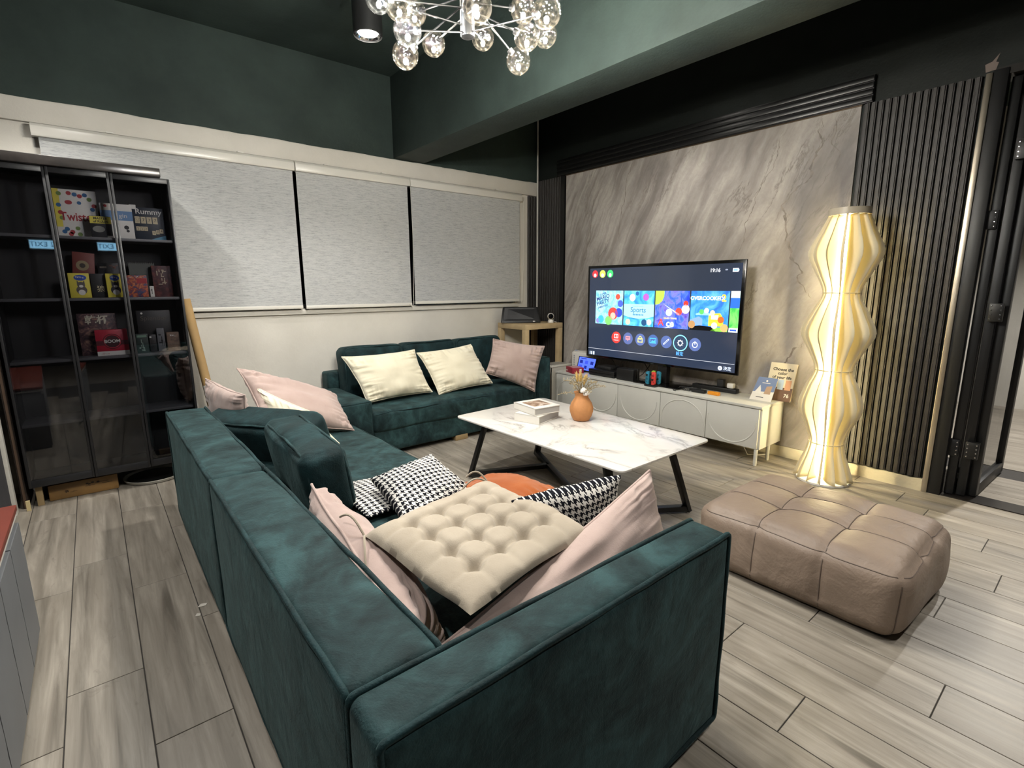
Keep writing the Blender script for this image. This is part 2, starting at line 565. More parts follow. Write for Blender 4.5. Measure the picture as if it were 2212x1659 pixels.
def wall_marble():
    k = NT('grey_marble_slab')
    co = k.coord('Object')
    sp = k.n('ShaderNodeSeparateXYZ'); k.l(co, sp.inputs[0])
    cb = k.n('ShaderNodeCombineXYZ')
    k.l(k.math('MULTIPLY', sp.outputs[1], -1.0), cb.inputs[0]); k.l(sp.outputs[2], cb.inputs[1])
    v = k.mapping(cb.outputs[0], rot=(0, 0, R(-66)))
    warp = k.n('ShaderNodeTexNoise'); k.l(v, warp.inputs['Vector'])
    warp.inputs['Scale'].default_value = 2.2; warp.inputs['Detail'].default_value = 4
    vm = k.n('ShaderNodeVectorMath', operation='MULTIPLY_ADD')
    k.l(warp.outputs['Color'], vm.inputs[0]); vm.inputs[1].default_value = (.25, .16, 0); k.l(v, vm.inputs[2])
    w = vm.outputs[0]
    cloud = k.noise(k.mapping(w, scale=(.8, 2.4, 1)), 1.5, 5, .58, .2)
    fine = k.noise(k.mapping(w, scale=(1.3, 17, 1)), 1.3, 5, .62, .2)
    grain = k.noise(w, 30, 4, .7)
    c = k.ramp(cloud, [(0.30, lin('#6d6763')), (0.45, lin('#8d8782')), (0.60, lin('#aaa49d')), (0.78, lin('#b9b3ab'))])
    mr = k.n('ShaderNodeMapRange'); k.l(k.math('ADD', sp.outputs[1], k.math('MULTIPLY', cloud, 1.2)), mr.inputs[0])
    mr.inputs[1].default_value = 2.6; mr.inputs[2].default_value = 4.0; mr.inputs[3].default_value = .22; mr.inputs[4].default_value = 1.0
    c = k.mix(k.math('MULTIPLY', k.math('MULTIPLY', k.ramp(fine, [(0.36, BW(1)), (0.52, BW(0))]), mr.outputs[0]), .55), c, lin('#6d655e'))
    c = k.mix(k.math('MULTIPLY', k.math('MULTIPLY', k.ramp(fine, [(0.55, BW(0)), (0.68, BW(1))]), mr.outputs[0]), .45), c, lin('#c8c0b5'))
    c = k.mix(k.math('MULTIPLY', k.ramp(grain, [(0.35, BW(1)), (0.6, BW(0))]), .22), c, lin('#7b736b'))
    f1 = k.noise(k.mapping(w, scale=(.6, 2.0, 1), loc=(2.3, .4, 0)), 1.2, 8, .66, .3)
    vein = k.ramp(k.math('ABSOLUTE', k.math('SUBTRACT', f1, .5)), [(0.0, BW(1)), (0.008, BW(.3)), (0.018, BW(0))])
    patch = k.ramp(k.noise(v, 1.3, 3), [(0.45, BW(0)), (0.58, BW(1))])
    c = k.mix(k.math('MULTIPLY', k.math('MULTIPLY', vein, patch), .6), c, lin('#5a524b'))
    k.l(c, k.b.inputs['Base Color'])
    k.b.inputs['Roughness'].default_value = 0.45
    k.b.inputs['Specular IOR Level'].default_value = 0.3
    k.bump(fine, 0.05, 0.003)
    return k.m
M_MARBLE = wall_marble()

def table_marble():
    k = NT('white_marble_top')
    co = k.coord('Object')
    v = k.mapping(co, rot=(0, 0, R(20)), scale=(1, .75, 1))
    f = k.noise(v, 2.3, 8, .6, .9)
    vein = k.ramp(k.math('ABSOLUTE', k.math('SUBTRACT', f, .5)), [(0.0, BW(1)), (0.012, BW(.4)), (0.04, BW(0))])
    mask = k.ramp(k.noise(k.mapping(co, loc=(3, 1, 0)), 2.2, 2), [(0.42, BW(0)), (0.58, BW(1))])
    c = k.ramp(k.noise(v, 3, 4), [(0.3, lin('#cfcbc5')), (0.7, lin('#dedad4'))])
    c = k.mix(k.math('MULTIPLY', k.math('MULTIPLY', vein, mask), .8), c, lin('#8d8883'))
    k.l(c, k.b.inputs['Base Color'])
    k.b.inputs['Roughness'].default_value = 0.22
    return k.m
M_TABLE = table_marble()

def blind_mat():
    k = NT('blind_fabric')
    co = k.coord('Object')
    a = k.noise(k.mapping(co, scale=(14, 1, 150)), 1.0, 4, .7)
    b = k.noise(k.mapping(co, scale=(55, 1, 320)), 1.0, 3, .7)
    f = k.math('ADD', k.math('MULTIPLY', a, .6), k.math('MULTIPLY', b, .4))
    k.l(k.ramp(f, [(0.33, lin('#868888')), (0.5, lin('#abacab')), (0.68, lin('#b8b8b6'))]), k.b.inputs['Base Color'])
    k.b.inputs['Roughness'].default_value = 0.9
    k.b.inputs['Specular IOR Level'].default_value = 0.1
    k.bump(b, 0.2, 0.002)
    return k.m
M_BLIND = blind_mat()

def plaster(name, c, c2, bumpk=.25, rough=.85, scale=3.0):
    k = NT(name)
    co = k.coord('Object')
    f = k.noise(co, scale, 6, .6)
    k.l(k.ramp(f, [(0.3, lin(c)), (0.7, lin(c2))]), k.b.inputs['Base Color'])
    k.b.inputs['Roughness'].default_value = rough
    k.b.inputs['Specular IOR Level'].default_value = 0.25
    h = k.math('ADD', k.noise(co, 7, 4), k.math('MULTIPLY', k.noise(co, 70, 4), .35))
    k.bump(h, bumpk, 0.012)
    return k.m
M_WHITEWALL = plaster('white_plaster', '#c2beb5', '#cdc9c0')
M_GREENWALL = plaster('dark_green_paint', '#28322f', '#333f3b', .3, .7)
M_BLACKWALL = plaster('black_green_paint', '#161a18', '#1c211e', .3, .6)
M_CREAMBASE = plaster('cream_plaster', '#b3ab94', '#c5bda6', .5)
M_GREYWALL = plaster('dark_grey_paint', '#3a393c', '#444346', .15)
M_SLAT = plain('black_slat', '#2b2826', .5, var=.12, vscale=30, bump=.15, bscale=160)
M_BLACKFRAME = plain('black_fluted_trim', '#0f0f0f', .35)
M_STEEL = plain('brushed_steel', '#b5ac9c', .38, 1.0, var=.06)
M_CHROME = plain('chrome', '#cfcfcf', .12, 1.0)
M_BLACKMETAL = plain('black_metal', '#141414', .4, var=.1, spec=.5)
M_DOORBLACK = plain('black_door_frame', '#080809', .45)
M_BLACKPLASTIC = plain('black_plastic', '#101011', .45, var=.1)
M_BLACKGLOSS = plain('black_gloss', '#060607', .12)
M_DARKRUBBER = plain('black_cable', '#0c0c0d', .5)
M_WHITEPL = plain('white_plastic', '#d6d3cd', .35)
M_WHITEPVC = plain('white_rail', '#cbc8c0', .3)
M_CABINETWHITE = plain('white_lacquer', '#c4c3bc', .35, var=.03)
M_OAK = plain('pale_oak', '#b39d78', .5, var=.12, vscale=9, bump=.1)
M_CARD = plain('cardboard', '#a98a5c', .8, var=.12, vscale=5)
M_KRAFT = plain('brown_carton', '#7d5e34', .5, var=.2, vscale=4, spec=.6)
M_TERRA = plain('terracotta', '#b9804f', .75, var=.06, vscale=40, bump=.2, bscale=140)
M_PAPER = plain('white_paper', '#d8d4cc', .7)
M_CABGREY = plain('grey_cabinet_paint', '#6d6f72', .5, var=.06)
M_REDTOP = plain('red_brown_top', '#6e2f22', .5, var=.15)
M_DARKCAB = plain('charcoal_frame', '#1a1a1c', .4, var=.12)
M_SHELF = plain('grey_shelf', '#58585a', .45, var=.1)
M_CABIN = plain('charcoal_interior', '#19191a', .7)
M_FILM = plain('plastic_film', '#2e2b29', .22, .2, var=.35, vscale=9)
M_BRASS = plain('foot_wood', '#8f7a58', .5)
M_BLUEPL = plain('blue_plastic', '#2f7f9b', .4)
M_REDPL = plain('red_plastic', '#d8453f', .4)
M_ORANGEPL = plain('orange_plastic', '#d98a18', .4)
M_GREYDARK = plain('dark_grey_plastic', '#242426', .5)
M_BINGREY = plain('pale_grey_bin', '#b9b6ad', .5)

def clear_glass(name, tint, gloss=.08, rough=.02, mixf=None):
    k = NT(name)
    k.t.nodes.remove(k.b)
    tr = k.n('ShaderNodeBsdfTransparent'); tr.inputs[0].default_value = tint
    gl = k.n('ShaderNodeBsdfGlossy'); gl.inputs['Roughness'].default_value = rough
    gl.inputs[0].default_value = (1, 1, 1, 1)
    fr = k.n('ShaderNodeFresnel'); fr.inputs[0].default_value = 1.5
    mx = k.n('ShaderNodeMixShader')
    f = k.math('ADD', k.math('MULTIPLY', fr.outputs[0], .9), gloss)
    k.l(f, mx.inputs[0]); k.l(tr.outputs[0], mx.inputs[1]); k.l(gl.outputs[0], mx.inputs[2])
    k.l(mx.outputs[0], k.out.inputs[0])
    return k.m
M_PANE = clear_glass('cabinet_glass', (.82, .82, .84, 1), .02)
M_DOORGLASS = clear_glass('door_glass', (.66, .74, .70, 1), .12)
M_WINGLASS = plain('night_window', '#050607', .08)

def globe_glass():
    k = NT('crackled_globe_glass')
    k.t.nodes.remove(k.b)
    tr = k.n('ShaderNodeBsdfTransparent'); tr.inputs[0].default_value = (.93, .93, .92, 1)
    gl = k.n('ShaderNodeBsdfGlossy'); gl.inputs['Roughness'].default_value = .06
    vo = k.n('ShaderNodeTexVoronoi'); vo.inputs['Scale'].default_value = 75
    k.l(k.coord('Object'), vo.inputs['Vector'])
    bp = k.n('ShaderNodeBump'); bp.inputs['Strength'].default_value = .45; bp.inputs['Distance'].default_value = .006
    k.l(vo.outputs['Distance'], bp.inputs['Height']); k.l(bp.outputs[0], gl.inputs['Normal'])
    lw = k.n('ShaderNodeLayerWeight'); lw.inputs[0].default_value = .35
    k.l(bp.outputs[0], lw.inputs['Normal'])
    mx = k.n('ShaderNodeMixShader')
    k.l(k.math('MULTIPLY_ADD', lw.outputs['Facing'], .26, .04), mx.inputs[0])
    k.l(tr.outputs[0], mx.inputs[1]); k.l(gl.outputs[0], mx.inputs[2])
    # the crackle scatters a little of the bulb's light
    sc = k.n('ShaderNodeBsdfTranslucent'); sc.inputs[0].default_value = (1, .88, .68, 1)
    m2 = k.n('ShaderNodeMixShader')
    crackle = k.math('POWER', vo.outputs['Distance'], 3.0)
    k.l(k.math('MULTIPLY_ADD', crackle, .0048, .0001), m2.inputs[0])
    k.l(mx.outputs[0], m2.inputs[1]); k.l(sc.outputs[0], m2.inputs[2]); k.l(m2.outputs[0], k.out.inputs[0])
    return k.m
M_GLOBE = globe_glass()

def shade_strip_mat():
    k = NT('translucent_white_sheet')
    k.t.nodes.remove(k.b)
    di = k.n('ShaderNodeBsdfDiffuse'); di.inputs[0].default_value = lin('#f3ecd4')
    tl = k.n('ShaderNodeBsdfTranslucent'); tl.inputs[0].default_value = lin('#f6ecc8')
    mx = k.n('ShaderNodeMixShader'); mx.inputs[0].default_value = .45
    k.l(di.outputs[0], mx.inputs[1]); k.l(tl.outputs[0], mx.inputs[2]); k.l(mx.outputs[0], k.out.inputs[0])
    return k.m
M_STRIP = shade_strip_mat()
M_TUBE = glow('warm_led_tube', (1.0, .84, .48, 1), LAMP_TUBE)
M_BULB = glow('warm_white_bulb', (1.0, .94, .84, 1), GLOBE_BULB)
M_BULBCOOL = glow('cool_white_bulb', (.78, .88, 1.0, 1), GLOBE_BULB)
M_DLDISC = glow('downlight_disc', (1.0, .95, .86, 1), 40.0)
# ------------------------------------------------------------------ the room
TVX, WY, CEIL = 3.84, 4.222, 2.98          # faces of the TV wall, the window wall, the ceiling
XL, YB, XR = -1.15, -3.4, 7.2              # far left wall, wall behind the camera, wall of the room next door

def struct(o):
    o['kind'] = 'structure'
    return o

# floor: dark joint bed + individual planks
floor = struct(MB().box(XL, XR, YB, WY + .1, -0.06, -0.004).build('floor', M_GROUT))
PW, PL, GAP = 0.1965, 0.962, 0.0032
offs = {0: .011, 1: .594, 2: .194, -1: .75, 8: .47, 10: .205, 11: .608, 13: .313, 15: .194, 17: .29, 16: .544, 19: .722, 9: .76, 7: .15, 12: .86}
plank_cache = {}
def plank_mesh(w, l):
    key = (round(w, 3), round(l, 3))
    if key not in plank_cache:
        plank_cache[key] = MB().box(-w / 2, w / 2, -l / 2, l / 2, -.006, 0).mesh('plank', bevel=.0009, seg=1)
        plank_cache[key].materials.append(M_PLANK)
    return plank_cache[key]
rnd = random.Random(3)
x0p = -0.2095
for i in range(-5, 24):
    xa = x0p + i * PW
    if xa + PW < XL or xa > 4.72: continue
    off = offs.get(i, rnd.random() * PL)
    lo_y = -0.9 if i > 5 else 0.15
    y = off - 3 * PL
    while y < WY:
        ya, yb = y, y + PL
        y += PL
        if yb < lo_y or ya > WY: continue
        yb2 = min(yb, WY)
        if yb2 - ya < .04: continue
        w, l = PW - GAP, (yb2 - ya) - GAP
        put('plank', plank_mesh(w, l), None, floor, loc=(xa + PW / 2, (ya + yb2) / 2, 0.0))
# remaining floor outside the planked view
struct(MB().box(XL, XR, YB, -0.95, -.004, 0.0).box(4.75, XR, -.95, WY, -.004, 0).build('floor_beyond', M_PLANK))

# ceiling, beam
struct(MB().box(XL - .1, XR, YB, WY + .1, CEIL, CEIL + .1).build('ceiling', M_GREENWALL))
BX0, BX1, BZ = 2.16, 2.455, 2.337
struct(MB().box(BX0, BX1, YB, WY, BZ, CEIL).build('ceiling_beam', M_GREENWALL, bevel=.006))

# window wall: white lower part with the window opening, green paint above
WX0, WX1, WZ0, WZ1 = -0.10, 3.52, 1.085, 2.16
struct(MB().box(XL, TVX + .1, WY, WY + .12, 0, WZ0).box(XL, WX0, WY, WY + .12, WZ0, WZ1)
       .box(WX1, TVX + .1, WY, WY + .12, WZ0, WZ1).box(XL, TVX + .1, WY, WY + .12, WZ1, 2.337).build('wall_back', M_WHITEWALL))
struct(MB().box(XL, TVX + .1, WY, WY + .12, 2.337, CEIL).build('wall_upper_back', M_GREENWALL))
# hand-painted edge between the green and the white
mb = MB()
pts = []
n = 90
for i in range(n + 1):
    x = XL + (TVX - XL) * i / n
    pts.append((x, WY - .0015, 2.333 + .007 * noise.noise(Vector((x * 3, 0, 0))) + .004 * noise.noise(Vector((x * 14, 2, 0)))))
pts2 = [(TVX, WY - .0015, 2.36), (XL, WY - .0015, 2.36)]
mb.poly(pts + pts2, (0, .0012, 0))
struct(mb.build('trim_1', M_GREENWALL))
# projecting white lintel band above the blinds
struct(MB().box(XL, 3.80, WY - .028, WY + .02, 2.195, 2.325).build('trim_2', M_WHITEWALL, bevel=.006))
win = struct(MB().box(WX0, WX1, WY + .07, WY + .08, WZ0, WZ1).build('window_1', M_WINGLASS))
fr = MB()
for x in (WX0, .84, 1.80, 2.76, WX1 - .04): fr.box(x, x + .04, WY + .03, WY + .07, WZ0, WZ1)
fr.box(WX0, WX1, WY + .03, WY + .07, WZ0, WZ0 + .035).box(WX0, WX1, WY + .03, WY + .07, WZ1 - .035, WZ1)
fr.build('window_frame', M_BLACKMETAL, win)
MB().box(WX0 - .03, WX1 + .03, WY - .022, WY + .03, 1.042, 1.078).build('window_sill', M_WHITEWALL, win, bevel=.004)

# TV wall (right) with its door opening
DY = 0.60                                   # the opening starts here and runs towards the camera side
wr = struct(MB().box(TVX, TVX + .14, DY, WY + .12, 0, CEIL).box(TVX, TVX + .14, -1.6, DY, 2.36, CEIL)
            .box(TVX, TVX + .14, YB, -1.6, 0, CEIL).build('wall_right', M_BLACKWALL))
MY0, MY1, MZ1 = 1.240, 3.785, 2.345
mp = MB().box(TVX - .012, TVX, MY0, MY1, .085, MZ1).build('marble_panel', M_MARBLE, wr)
mp['label'] = 'grey veined marble slab behind the television'
# dark veins of the slab, inlaid one by one
VEINS = [([(1.67, 2.317), (1.727, 2.214), (1.728, 2.117), (1.791, 2.004), (1.845, 1.908), (1.867, 1.815), (1.907, 1.715), (1.92, 1.583), (1.967, 1.46)], .006),
         ([(1.441, 2.319), (1.47, 2.252), (1.441, 2.156), (1.488, 2.073), (1.494, 1.964), (1.581, 1.897), (1.661, 1.806), (1.631, 1.719), (1.614, 1.602), (1.592, 1.532), (1.555, 1.429), (1.493, 1.355), (1.514, 1.286), (1.44, 1.213), (1.392, 1.141)], .014),
         ([(1.418, 0.866), (1.468, 0.819), (1.533, 0.736), (1.541, 0.688), (1.499, 0.55), (1.433, 0.39), (1.433, 0.252)], .012),
         ([(3.266, 2.235), (3.335, 2.143), (3.406, 2.066), (3.441, 1.883), (3.453, 1.698), (3.503, 1.574), (3.536, 1.428), (3.62, 1.297), (3.701, 1.148), (3.743, 0.957)], .010),
         ([(2.947, 2.338), (2.98, 2.298), (3.026, 2.206), (3.047, 2.008), (3.084, 1.904), (3.097, 1.718), (3.131, 1.646)], .006),
         ([(1.368, 2.315), (1.381, 2.18), (1.339, 2.088), (1.365, 1.981), (1.435, 1.905), (1.44, 1.818)], .007)]
M_VEIN = plain('dark_vein_stone', '#746b63', .5, var=.4, vscale=22)
for vi, (vp, vw) in enumerate(VEINS):
    L_, R_ = [], []
    fine_pts = []
    for i in range(len(vp) - 1):
        for q in range(10): fine_pts.append(Vector(vp[i]).lerp(Vector(vp[i + 1]), q / 10))
    fine_pts.append(Vector(vp[-1]))
    for i, p in enumerate(fine_pts):
        e = min(i, len(fine_pts) - 1 - i) / len(fine_pts) * 5
        w_ = vw * .6 * min(1, e + .08) * (.35 + 1.6 * abs(noise.noise(Vector((i * .31, vi * 7.7, 0)))) )
        j = Vector((noise.noise(Vector((i * .22, vi * 3.1, 5))), noise.noise(Vector((i * .22, vi * 3.1, 9))))) * .022
        p = p + j
        L_.append((TVX - .0124, p.x + w_, p.y)); R_.append((TVX - .0124, p.x - w_, p.y))
    n_ = len(L_)
    MB().add(L_ + R_, [(i, i + 1, n_ + i + 1, n_ + i) for i in range(n_ - 1)]).build('marble_vein', M_VEIN, mp)
# black slats, one by one, either side of the slab
def slat_mesh(h, along):
    s = MB()
    w = .0295
    if along == 'y':
        s.box(-.019, 0, -w / 2, w / 2, 0, h).box(-.024, -.018, -w / 2 + .006, w / 2 - .006, 0, h)
    else:
        s.box(-w / 2, w / 2, -.019, 0, 0, h).box(-w / 2 + .006, w / 2 - .006, -.024, -.018, 0, h)
    me = s.mesh('slat', bevel=.0015, seg=1)
    me.materials.append(M_SLAT)
    return me
SZ0, SZ1 = .082, 2.345
sm = slat_mesh(SZ1 - SZ0, 'y')
y = .680
while y + .018 < MY0:
    put('slat', sm, None, wr, loc=(TVX, y + .018, SZ0)); y += .0364
y = 3.85
while y + .018 < WY - .01:
    put('slat', sm, None, wr, loc=(TVX, y + .018, SZ0)); y += .0364
smx = slat_mesh(2.19 - SZ0, 'x')
wb = bpy.data.objects['wall_back']
x = 3.688
while x < TVX - .03:
    put('slat', smx, None, wb, loc=(x + .018, WY, SZ0)); x += .0364
# fluted black frame round the slab
fb = struct(MB().box(TVX - .03, TVX, MY0 - .06, MY1 + .115, MZ1, MZ1 + .155).box(TVX - .03, TVX, MY1 + .01, MY1 + .06, .08, MZ1).build('trim_3', M_BLACKFRAME))
flute = MB().box(-.010, 0, MY0 - .06, MY1 + .115, 0, .03).mesh('flute', bevel=.003, seg=2)
flute.materials.append(M_BLACKFRAME)
for k in range(4): put('flute', flute, None, fb, loc=(TVX - .03, 0, MZ1 + .006 + k * .038))
struct(MB().box(TVX - .018, TVX, MY0 - .004, MY1 + .004, MZ1 - .006, MZ1 + .002).build('trim_4', plain('bronze_edge', '#5b4c3c', .3, .6)))
# baseboards: cream skirting, chipped under the slats
struct(MB().box(TVX - .014, TVX, MY0, WY, 0, .082).build('baseboard_right', M_CREAMBASE, bevel=.003))
mb = MB(); pts = []
for i in range(31):
    yy = .655 + (MY0 - .655) * i / 30
    pts.append((TVX - .024, yy, .074 + .010 * noise.noise(Vector((yy * 17, 0, 0)))))
pts += [(TVX - .024, MY0, 0), (TVX - .024, .655, 0)]
mb.poly(pts, (.024, 0, 0))
struct(mb.build('baseboard_slats', M_CREAMBASE))
# brushed steel corner strip beside the opening
struct(MB().box(TVX - .028, TVX + .02, .640, .668, 0, 2.35).build('trim_5', M_STEEL, bevel=.003))
# plaster chip over the strip
mb = MB().poly([(TVX - .003, .675, 2.362), (TVX - .003, .635, 2.366), (TVX - .003, .628, 2.40), (TVX - .003, .640, 2.405), (TVX - .003, .628, 2.445), (TVX - .003, .655, 2.41), (TVX - .003, .682, 2.402)], (.003, 0, 0))
ch = mb.build('plaster_chip', plain('bare_plaster', '#7d716a', .9), wr)
# pale conduit in the room corner
struct(MB().tube([(TVX - .034, WY - .034, .05), (TVX - .034, WY - .034, CEIL)], .0085, 10).build('conduit_pipe', M_WHITEPVC, smooth=True))

# folding door of black frames and glass, stacked open at the edge of the opening
door = bpy.data.objects.new('door_1', None); col.objects.link(door); door.location = (TVX + .05, .5, 0); struct(door)
door['label'] = 'black framed folding glass door stacked open beside the slatted wall'
MB().box(TVX - .02, TVX + .05, .578, .640, 0, 2.36).build('door_jamb', M_DOORBLACK, door, bevel=.003)
def leaf(y, x0, x1, rot=0.0, th=.042):
    st = .058
    c = Vector((x0, y, 0)); d = Vector((math.cos(rot), math.sin(rot), 0)); e = Vector((-d.y, d.x, 0))
    L = x1 - x0
    f = MB()
    for a, b in ((0, st), (L - st, L)):
        f.obox(c + d * (a + b) / 2 + Vector((0, 0, 1.165)), d, e, (0, 0, 1), (b - a) / 2, th / 2, 1.155)
    for z0, z1 in ((.01, .08), (2.25, 2.32)):
        f.obox(c + d * L / 2 + Vector((0, 0, (z0 + z1) / 2)), d, e, (0, 0, 1), L / 2 - st, th / 2, (z1 - z0) / 2)
    o = f.build('leaf_frame', M_DOORBLACK, door, bevel=.002)
    MB().obox(c + d * L / 2 + Vector((0, 0, 1.165)), d, e, (0, 0, 1), L / 2 - st, .004, 1.09).build('glass_pane', M_DOORGLASS, o)
    return o
leaf(.548, TVX + .03, TVX + .74, R(1))
leaf(.496, TVX + .05, TVX + .74, R(-1))
leaf(.452, TVX + .085, TVX + .80, R(-2.5))
for (y, zc) in ((.475, .30), (.475, 1.10), (.475, 1.95), (.562, .30), (.562, 1.6)):
    h = MB().box(TVX + .015, TVX + .05, y - .03, y + .03, zc - .05, zc + .05).build('hinge', M_DOORBLACK, door, bevel=.002)
    s = MB()
    for dz in (-.036, -.012, .012, .036):
        for dy in (-.02, .02):
            s.lathe((TVX + .015, y + dy, zc + dz), [(.0045, 0), (.0035, .002), (1e-5, .0025)], 8, axis=(-1, 0, 0))
    s.build('screw', M_CHROME, h)
struct(MB().box(TVX - .01, TVX + .14, -1.6, .575, 0, .006).build('trim_6', plain('dark_threshold', '#1d1a18', .3)))
struct(MB().box(TVX - .012, TVX + .15, -1.6, .63, 2.33, 2.37).build('trim_7', plain('door_head', '#1b1814', .3)))

# room next door and the walls out of view
struct(MB().box(XR, XR + .1, YB, WY, 0, CEIL).box(TVX + .14, XR, WY, WY + .1, 0, CEIL).build('wall_next_room', M_WHITEWALL))
struct(MB().box(XL - .1, XR, YB - .1, YB, 0, CEIL).build('wall_front', M_GREYWALL))
struct(MB().box(XL - .1, XL, YB, WY, 0, CEIL).build('wall_left', M_GREYWALL))
struct(MB().box(XL, -.478, 2.52, 3.83, 0, CEIL).build('wall_pier', M_GREYWALL))
struct(MB().box(-.50, -.462, 3.80, 3.86, 0, CEIL).build('trim_8', M_WHITEWALL, bevel=.004))

# ------------------------------------------------------------------ ceiling lights
def spot(name, loc, w, ang, parent, colr=(1, .965, .91), blend=.6, rad=.05):
    ld = bpy.data.lights.new(name, 'SPOT')
    ld.energy = w; ld.spot_size = R(ang); ld.spot_blend = blend; ld.color = colr; ld.shadow_soft_size = rad
    o = bpy.data.objects.new(name, ld); col.objects.link(o); o.location = loc
    if parent:
        o.parent = parent; o.matrix_parent_inverse = world_of(parent).inverted()
    return o
def downlight(x, y, zb, label, w=1.0, ang=125):
    t = thing('ceiling_downlight', label, 'light', (x, y, CEIL), 'cylinder downlights')
    MB().lathe((x, y, zb), [(.066, .012), (.074, .012), (.075, 0), (.078, .004), (.078, CEIL - zb)], 32, cap=False).build('housing', M_BLACKMETAL, t, smooth=True)
    MB().lathe((x, y, zb + .03), [(.03, 0), (.064, -.022), (.066, -.026)], 32, cap=False).build('reflector', M_CHROME, t, smooth=True)
    MB().lathe((x, y, zb + .014), [(.052, 0), (.05, .006), (1e-5, .007)], 28).build('lens', M_DLDISC, t, smooth=True)
    spot('lamp_light', (x, y, zb - .004), DOWNLIGHT_W * w, ang, t)
    return t
downlight(1.35, 2.87, 2.60, 'black cylinder downlight hanging beside the globe chandelier')
downlight(-.13, 3.43, 2.62, 'black cylinder downlight above the glass-fronted bookcase', .9)
downlight(-.35, 1.2, 2.62, 'added black cylinder fill downlight over the aisle behind the sofa', .9)  # out of view, added as general fill from the left
downlight(1.35, -.35, 2.62, 'added black cylinder fill downlight over the space by the camera', .75)  # unseen fill light added near the camera
downlight(3.05, -.5, 2.62, 'added black cylinder fill downlight in front of the folding door', .72)  # also added out of view, general fill on the right
downlight(3.1, 2.3, 2.78, 'black cylinder downlight between the beam and the television wall', .35)
downlight(5.4, .2, 2.62, 'black cylinder downlight in the room beyond the folding door', 4.0)

# chandelier
HUB = (1.186, 1.690, 2.158)
ch_ = thing('globe_chandelier', 'sputnik chandelier of clear glass globes on thin black arms', 'chandelier', (HUB[0], HUB[1], CEIL))
MB().lathe((HUB[0], HUB[1], 2.150), [(.012, -.006), (.024, 0), (.026, .004), (.026, .15), (.012, .156), (.008, .16), (.008, CEIL - 2.15 - .03), (.06, CEIL - 2.15 - .025), (.06, CEIL - 2.15)], 24).build('stem', M_BLACKMETAL, ch_, smooth=True)
GL = [(0.908, 1.634, 2.075), (0.974, 1.775, 2.064), (1.203, 1.955, 2.220), (1.393, 1.876, 2.267), (1.389, 1.642, 2.106), (1.352, 1.551, 2.149),
      (1.519, 1.631, 2.230), (1.243, 1.329, 2.114), (1.354, 1.574, 2.249), (1.006, 1.383, 2.078), (0.924, 1.714, 2.181), (1.130, 1.973, 2.317), (0.884, 1.782, 2.219)]
gm = MB().lathe((0, 0, 0), [(max(1e-5, .046 * math.cos(a)), .048 * math.sin(a)) for a in [-math.pi / 2 + math.pi * i / 16 for i in range(17)]], 24).mesh('globe', smooth=True, angle=80)
gm.materials.append(M_GLOBE)
for cool in (0, 1):
    bm_ = MB()
    bm_.lathe((0, 0, -.020), [(1e-5, -.011), (.005, -.010), (.0075, -.004), (.0075, .004), (.004, .008), (1e-5, .009)], 12)
    me = bm_.mesh('bulb', smooth=True, angle=80); me.materials.append(M_BULBCOOL if cool else M_BULB)
    if cool: bulb_cool = me
    else: bulb_warm = me
for i, g in enumerate(GL):
    G = Vector(g); S = Vector((HUB[0], HUB[1], 2.165 + .12 * ((i * 5) % 7) / 6))
    d = (G - S).normalized()
    MB().tube([S, G - d * .04], .0032, 8).build('arm', M_DOORBLACK, ch_, smooth=True)
    gl = put('globe', gm, None, ch_, loc=g)
    put('bulb', bulb_cool if i in (0, 12) else bulb_warm, None, gl, loc=g)
    MB().lathe(G - d * .052, [(.010, 0), (.012, .004), (.012, .016), (.009, .02)], 12, axis=tuple(d)).build('socket', M_BLACKMETAL, gl, smooth=True)
# ------------------------------------------------------------------ roller blinds
def blind(name, x0, x1, f0, f1, zbot, label, chain_x=None):
    t = thing(name, label, 'blind', ((x0 + x1) / 2, WY, 2.15), 'roller blinds on the window wall')
    s = MB()
    prof = [(WY - .075, 2.115), (WY - .078, 2.13), (WY - .075, 2.17), (WY - .06, 2.188), (WY - .03, 2.188), (WY - .03, 2.115)]
    s.poly([(x0, a, b) for a, b in prof], (x1 - x0 - .004, 0, 0))
    s.build('headrail', M_WHITEPVC, t, bevel=.003)
    m = MB()
    nx, nz = 24, 24
    vs = []
    for i in range(nx + 1):
        for k in range(nz + 1):
            x = f0 + (f1 - f0) * i / nx; z = zbot + .02 + (2.135 - zbot - .02) * k / nz
            vs.append((x, WY - .048 + .003 * noise.noise(Vector((x * 2.1, 0, z * .8))), z))
    fs = [(i * (nz + 1) + k, (i + 1) * (nz + 1) + k, (i + 1) * (nz + 1) + k + 1, i * (nz + 1) + k + 1) for i in range(nx) for k in range(nz)]
    m.add(vs, fs); m.add([(a, b + .0012, c) for a, b, c in vs], [f[::-1] for f in fs])
    m.build('fabric', M_BLIND, t, smooth=True)
    MB().box(f0, f1, WY - .056, WY - .040, zbot, zbot + .026).build('bottom_bar', M_WHITEPVC, t, bevel=.003)
    if chain_x:
        p = []
        for i in range(31):
            a = i / 30
            z = 2.12 - a * (2.12 - zbot - .02)
            p.append((chain_x + .012 * math.sin(a * 5.0) * a, WY - .06, z))
        p += [(chain_x - .03, WY - .06, zbot - .005), (chain_x - .06, WY - .06, zbot + .02)]
        MB().tube(p, .0022, 6).build('pull_chain', M_WHITEPVC, t, smooth=True)
    for i, xx in enumerate((x0 + .25 * (x1 - x0), x0 + .75 * (x1 - x0))):
        MB().box(xx - .02, xx + .02, WY - .07, WY - .03, 2.188, 2.197).build('mounting_clip', M_WHITEPVC, t, bevel=.002)
    return t
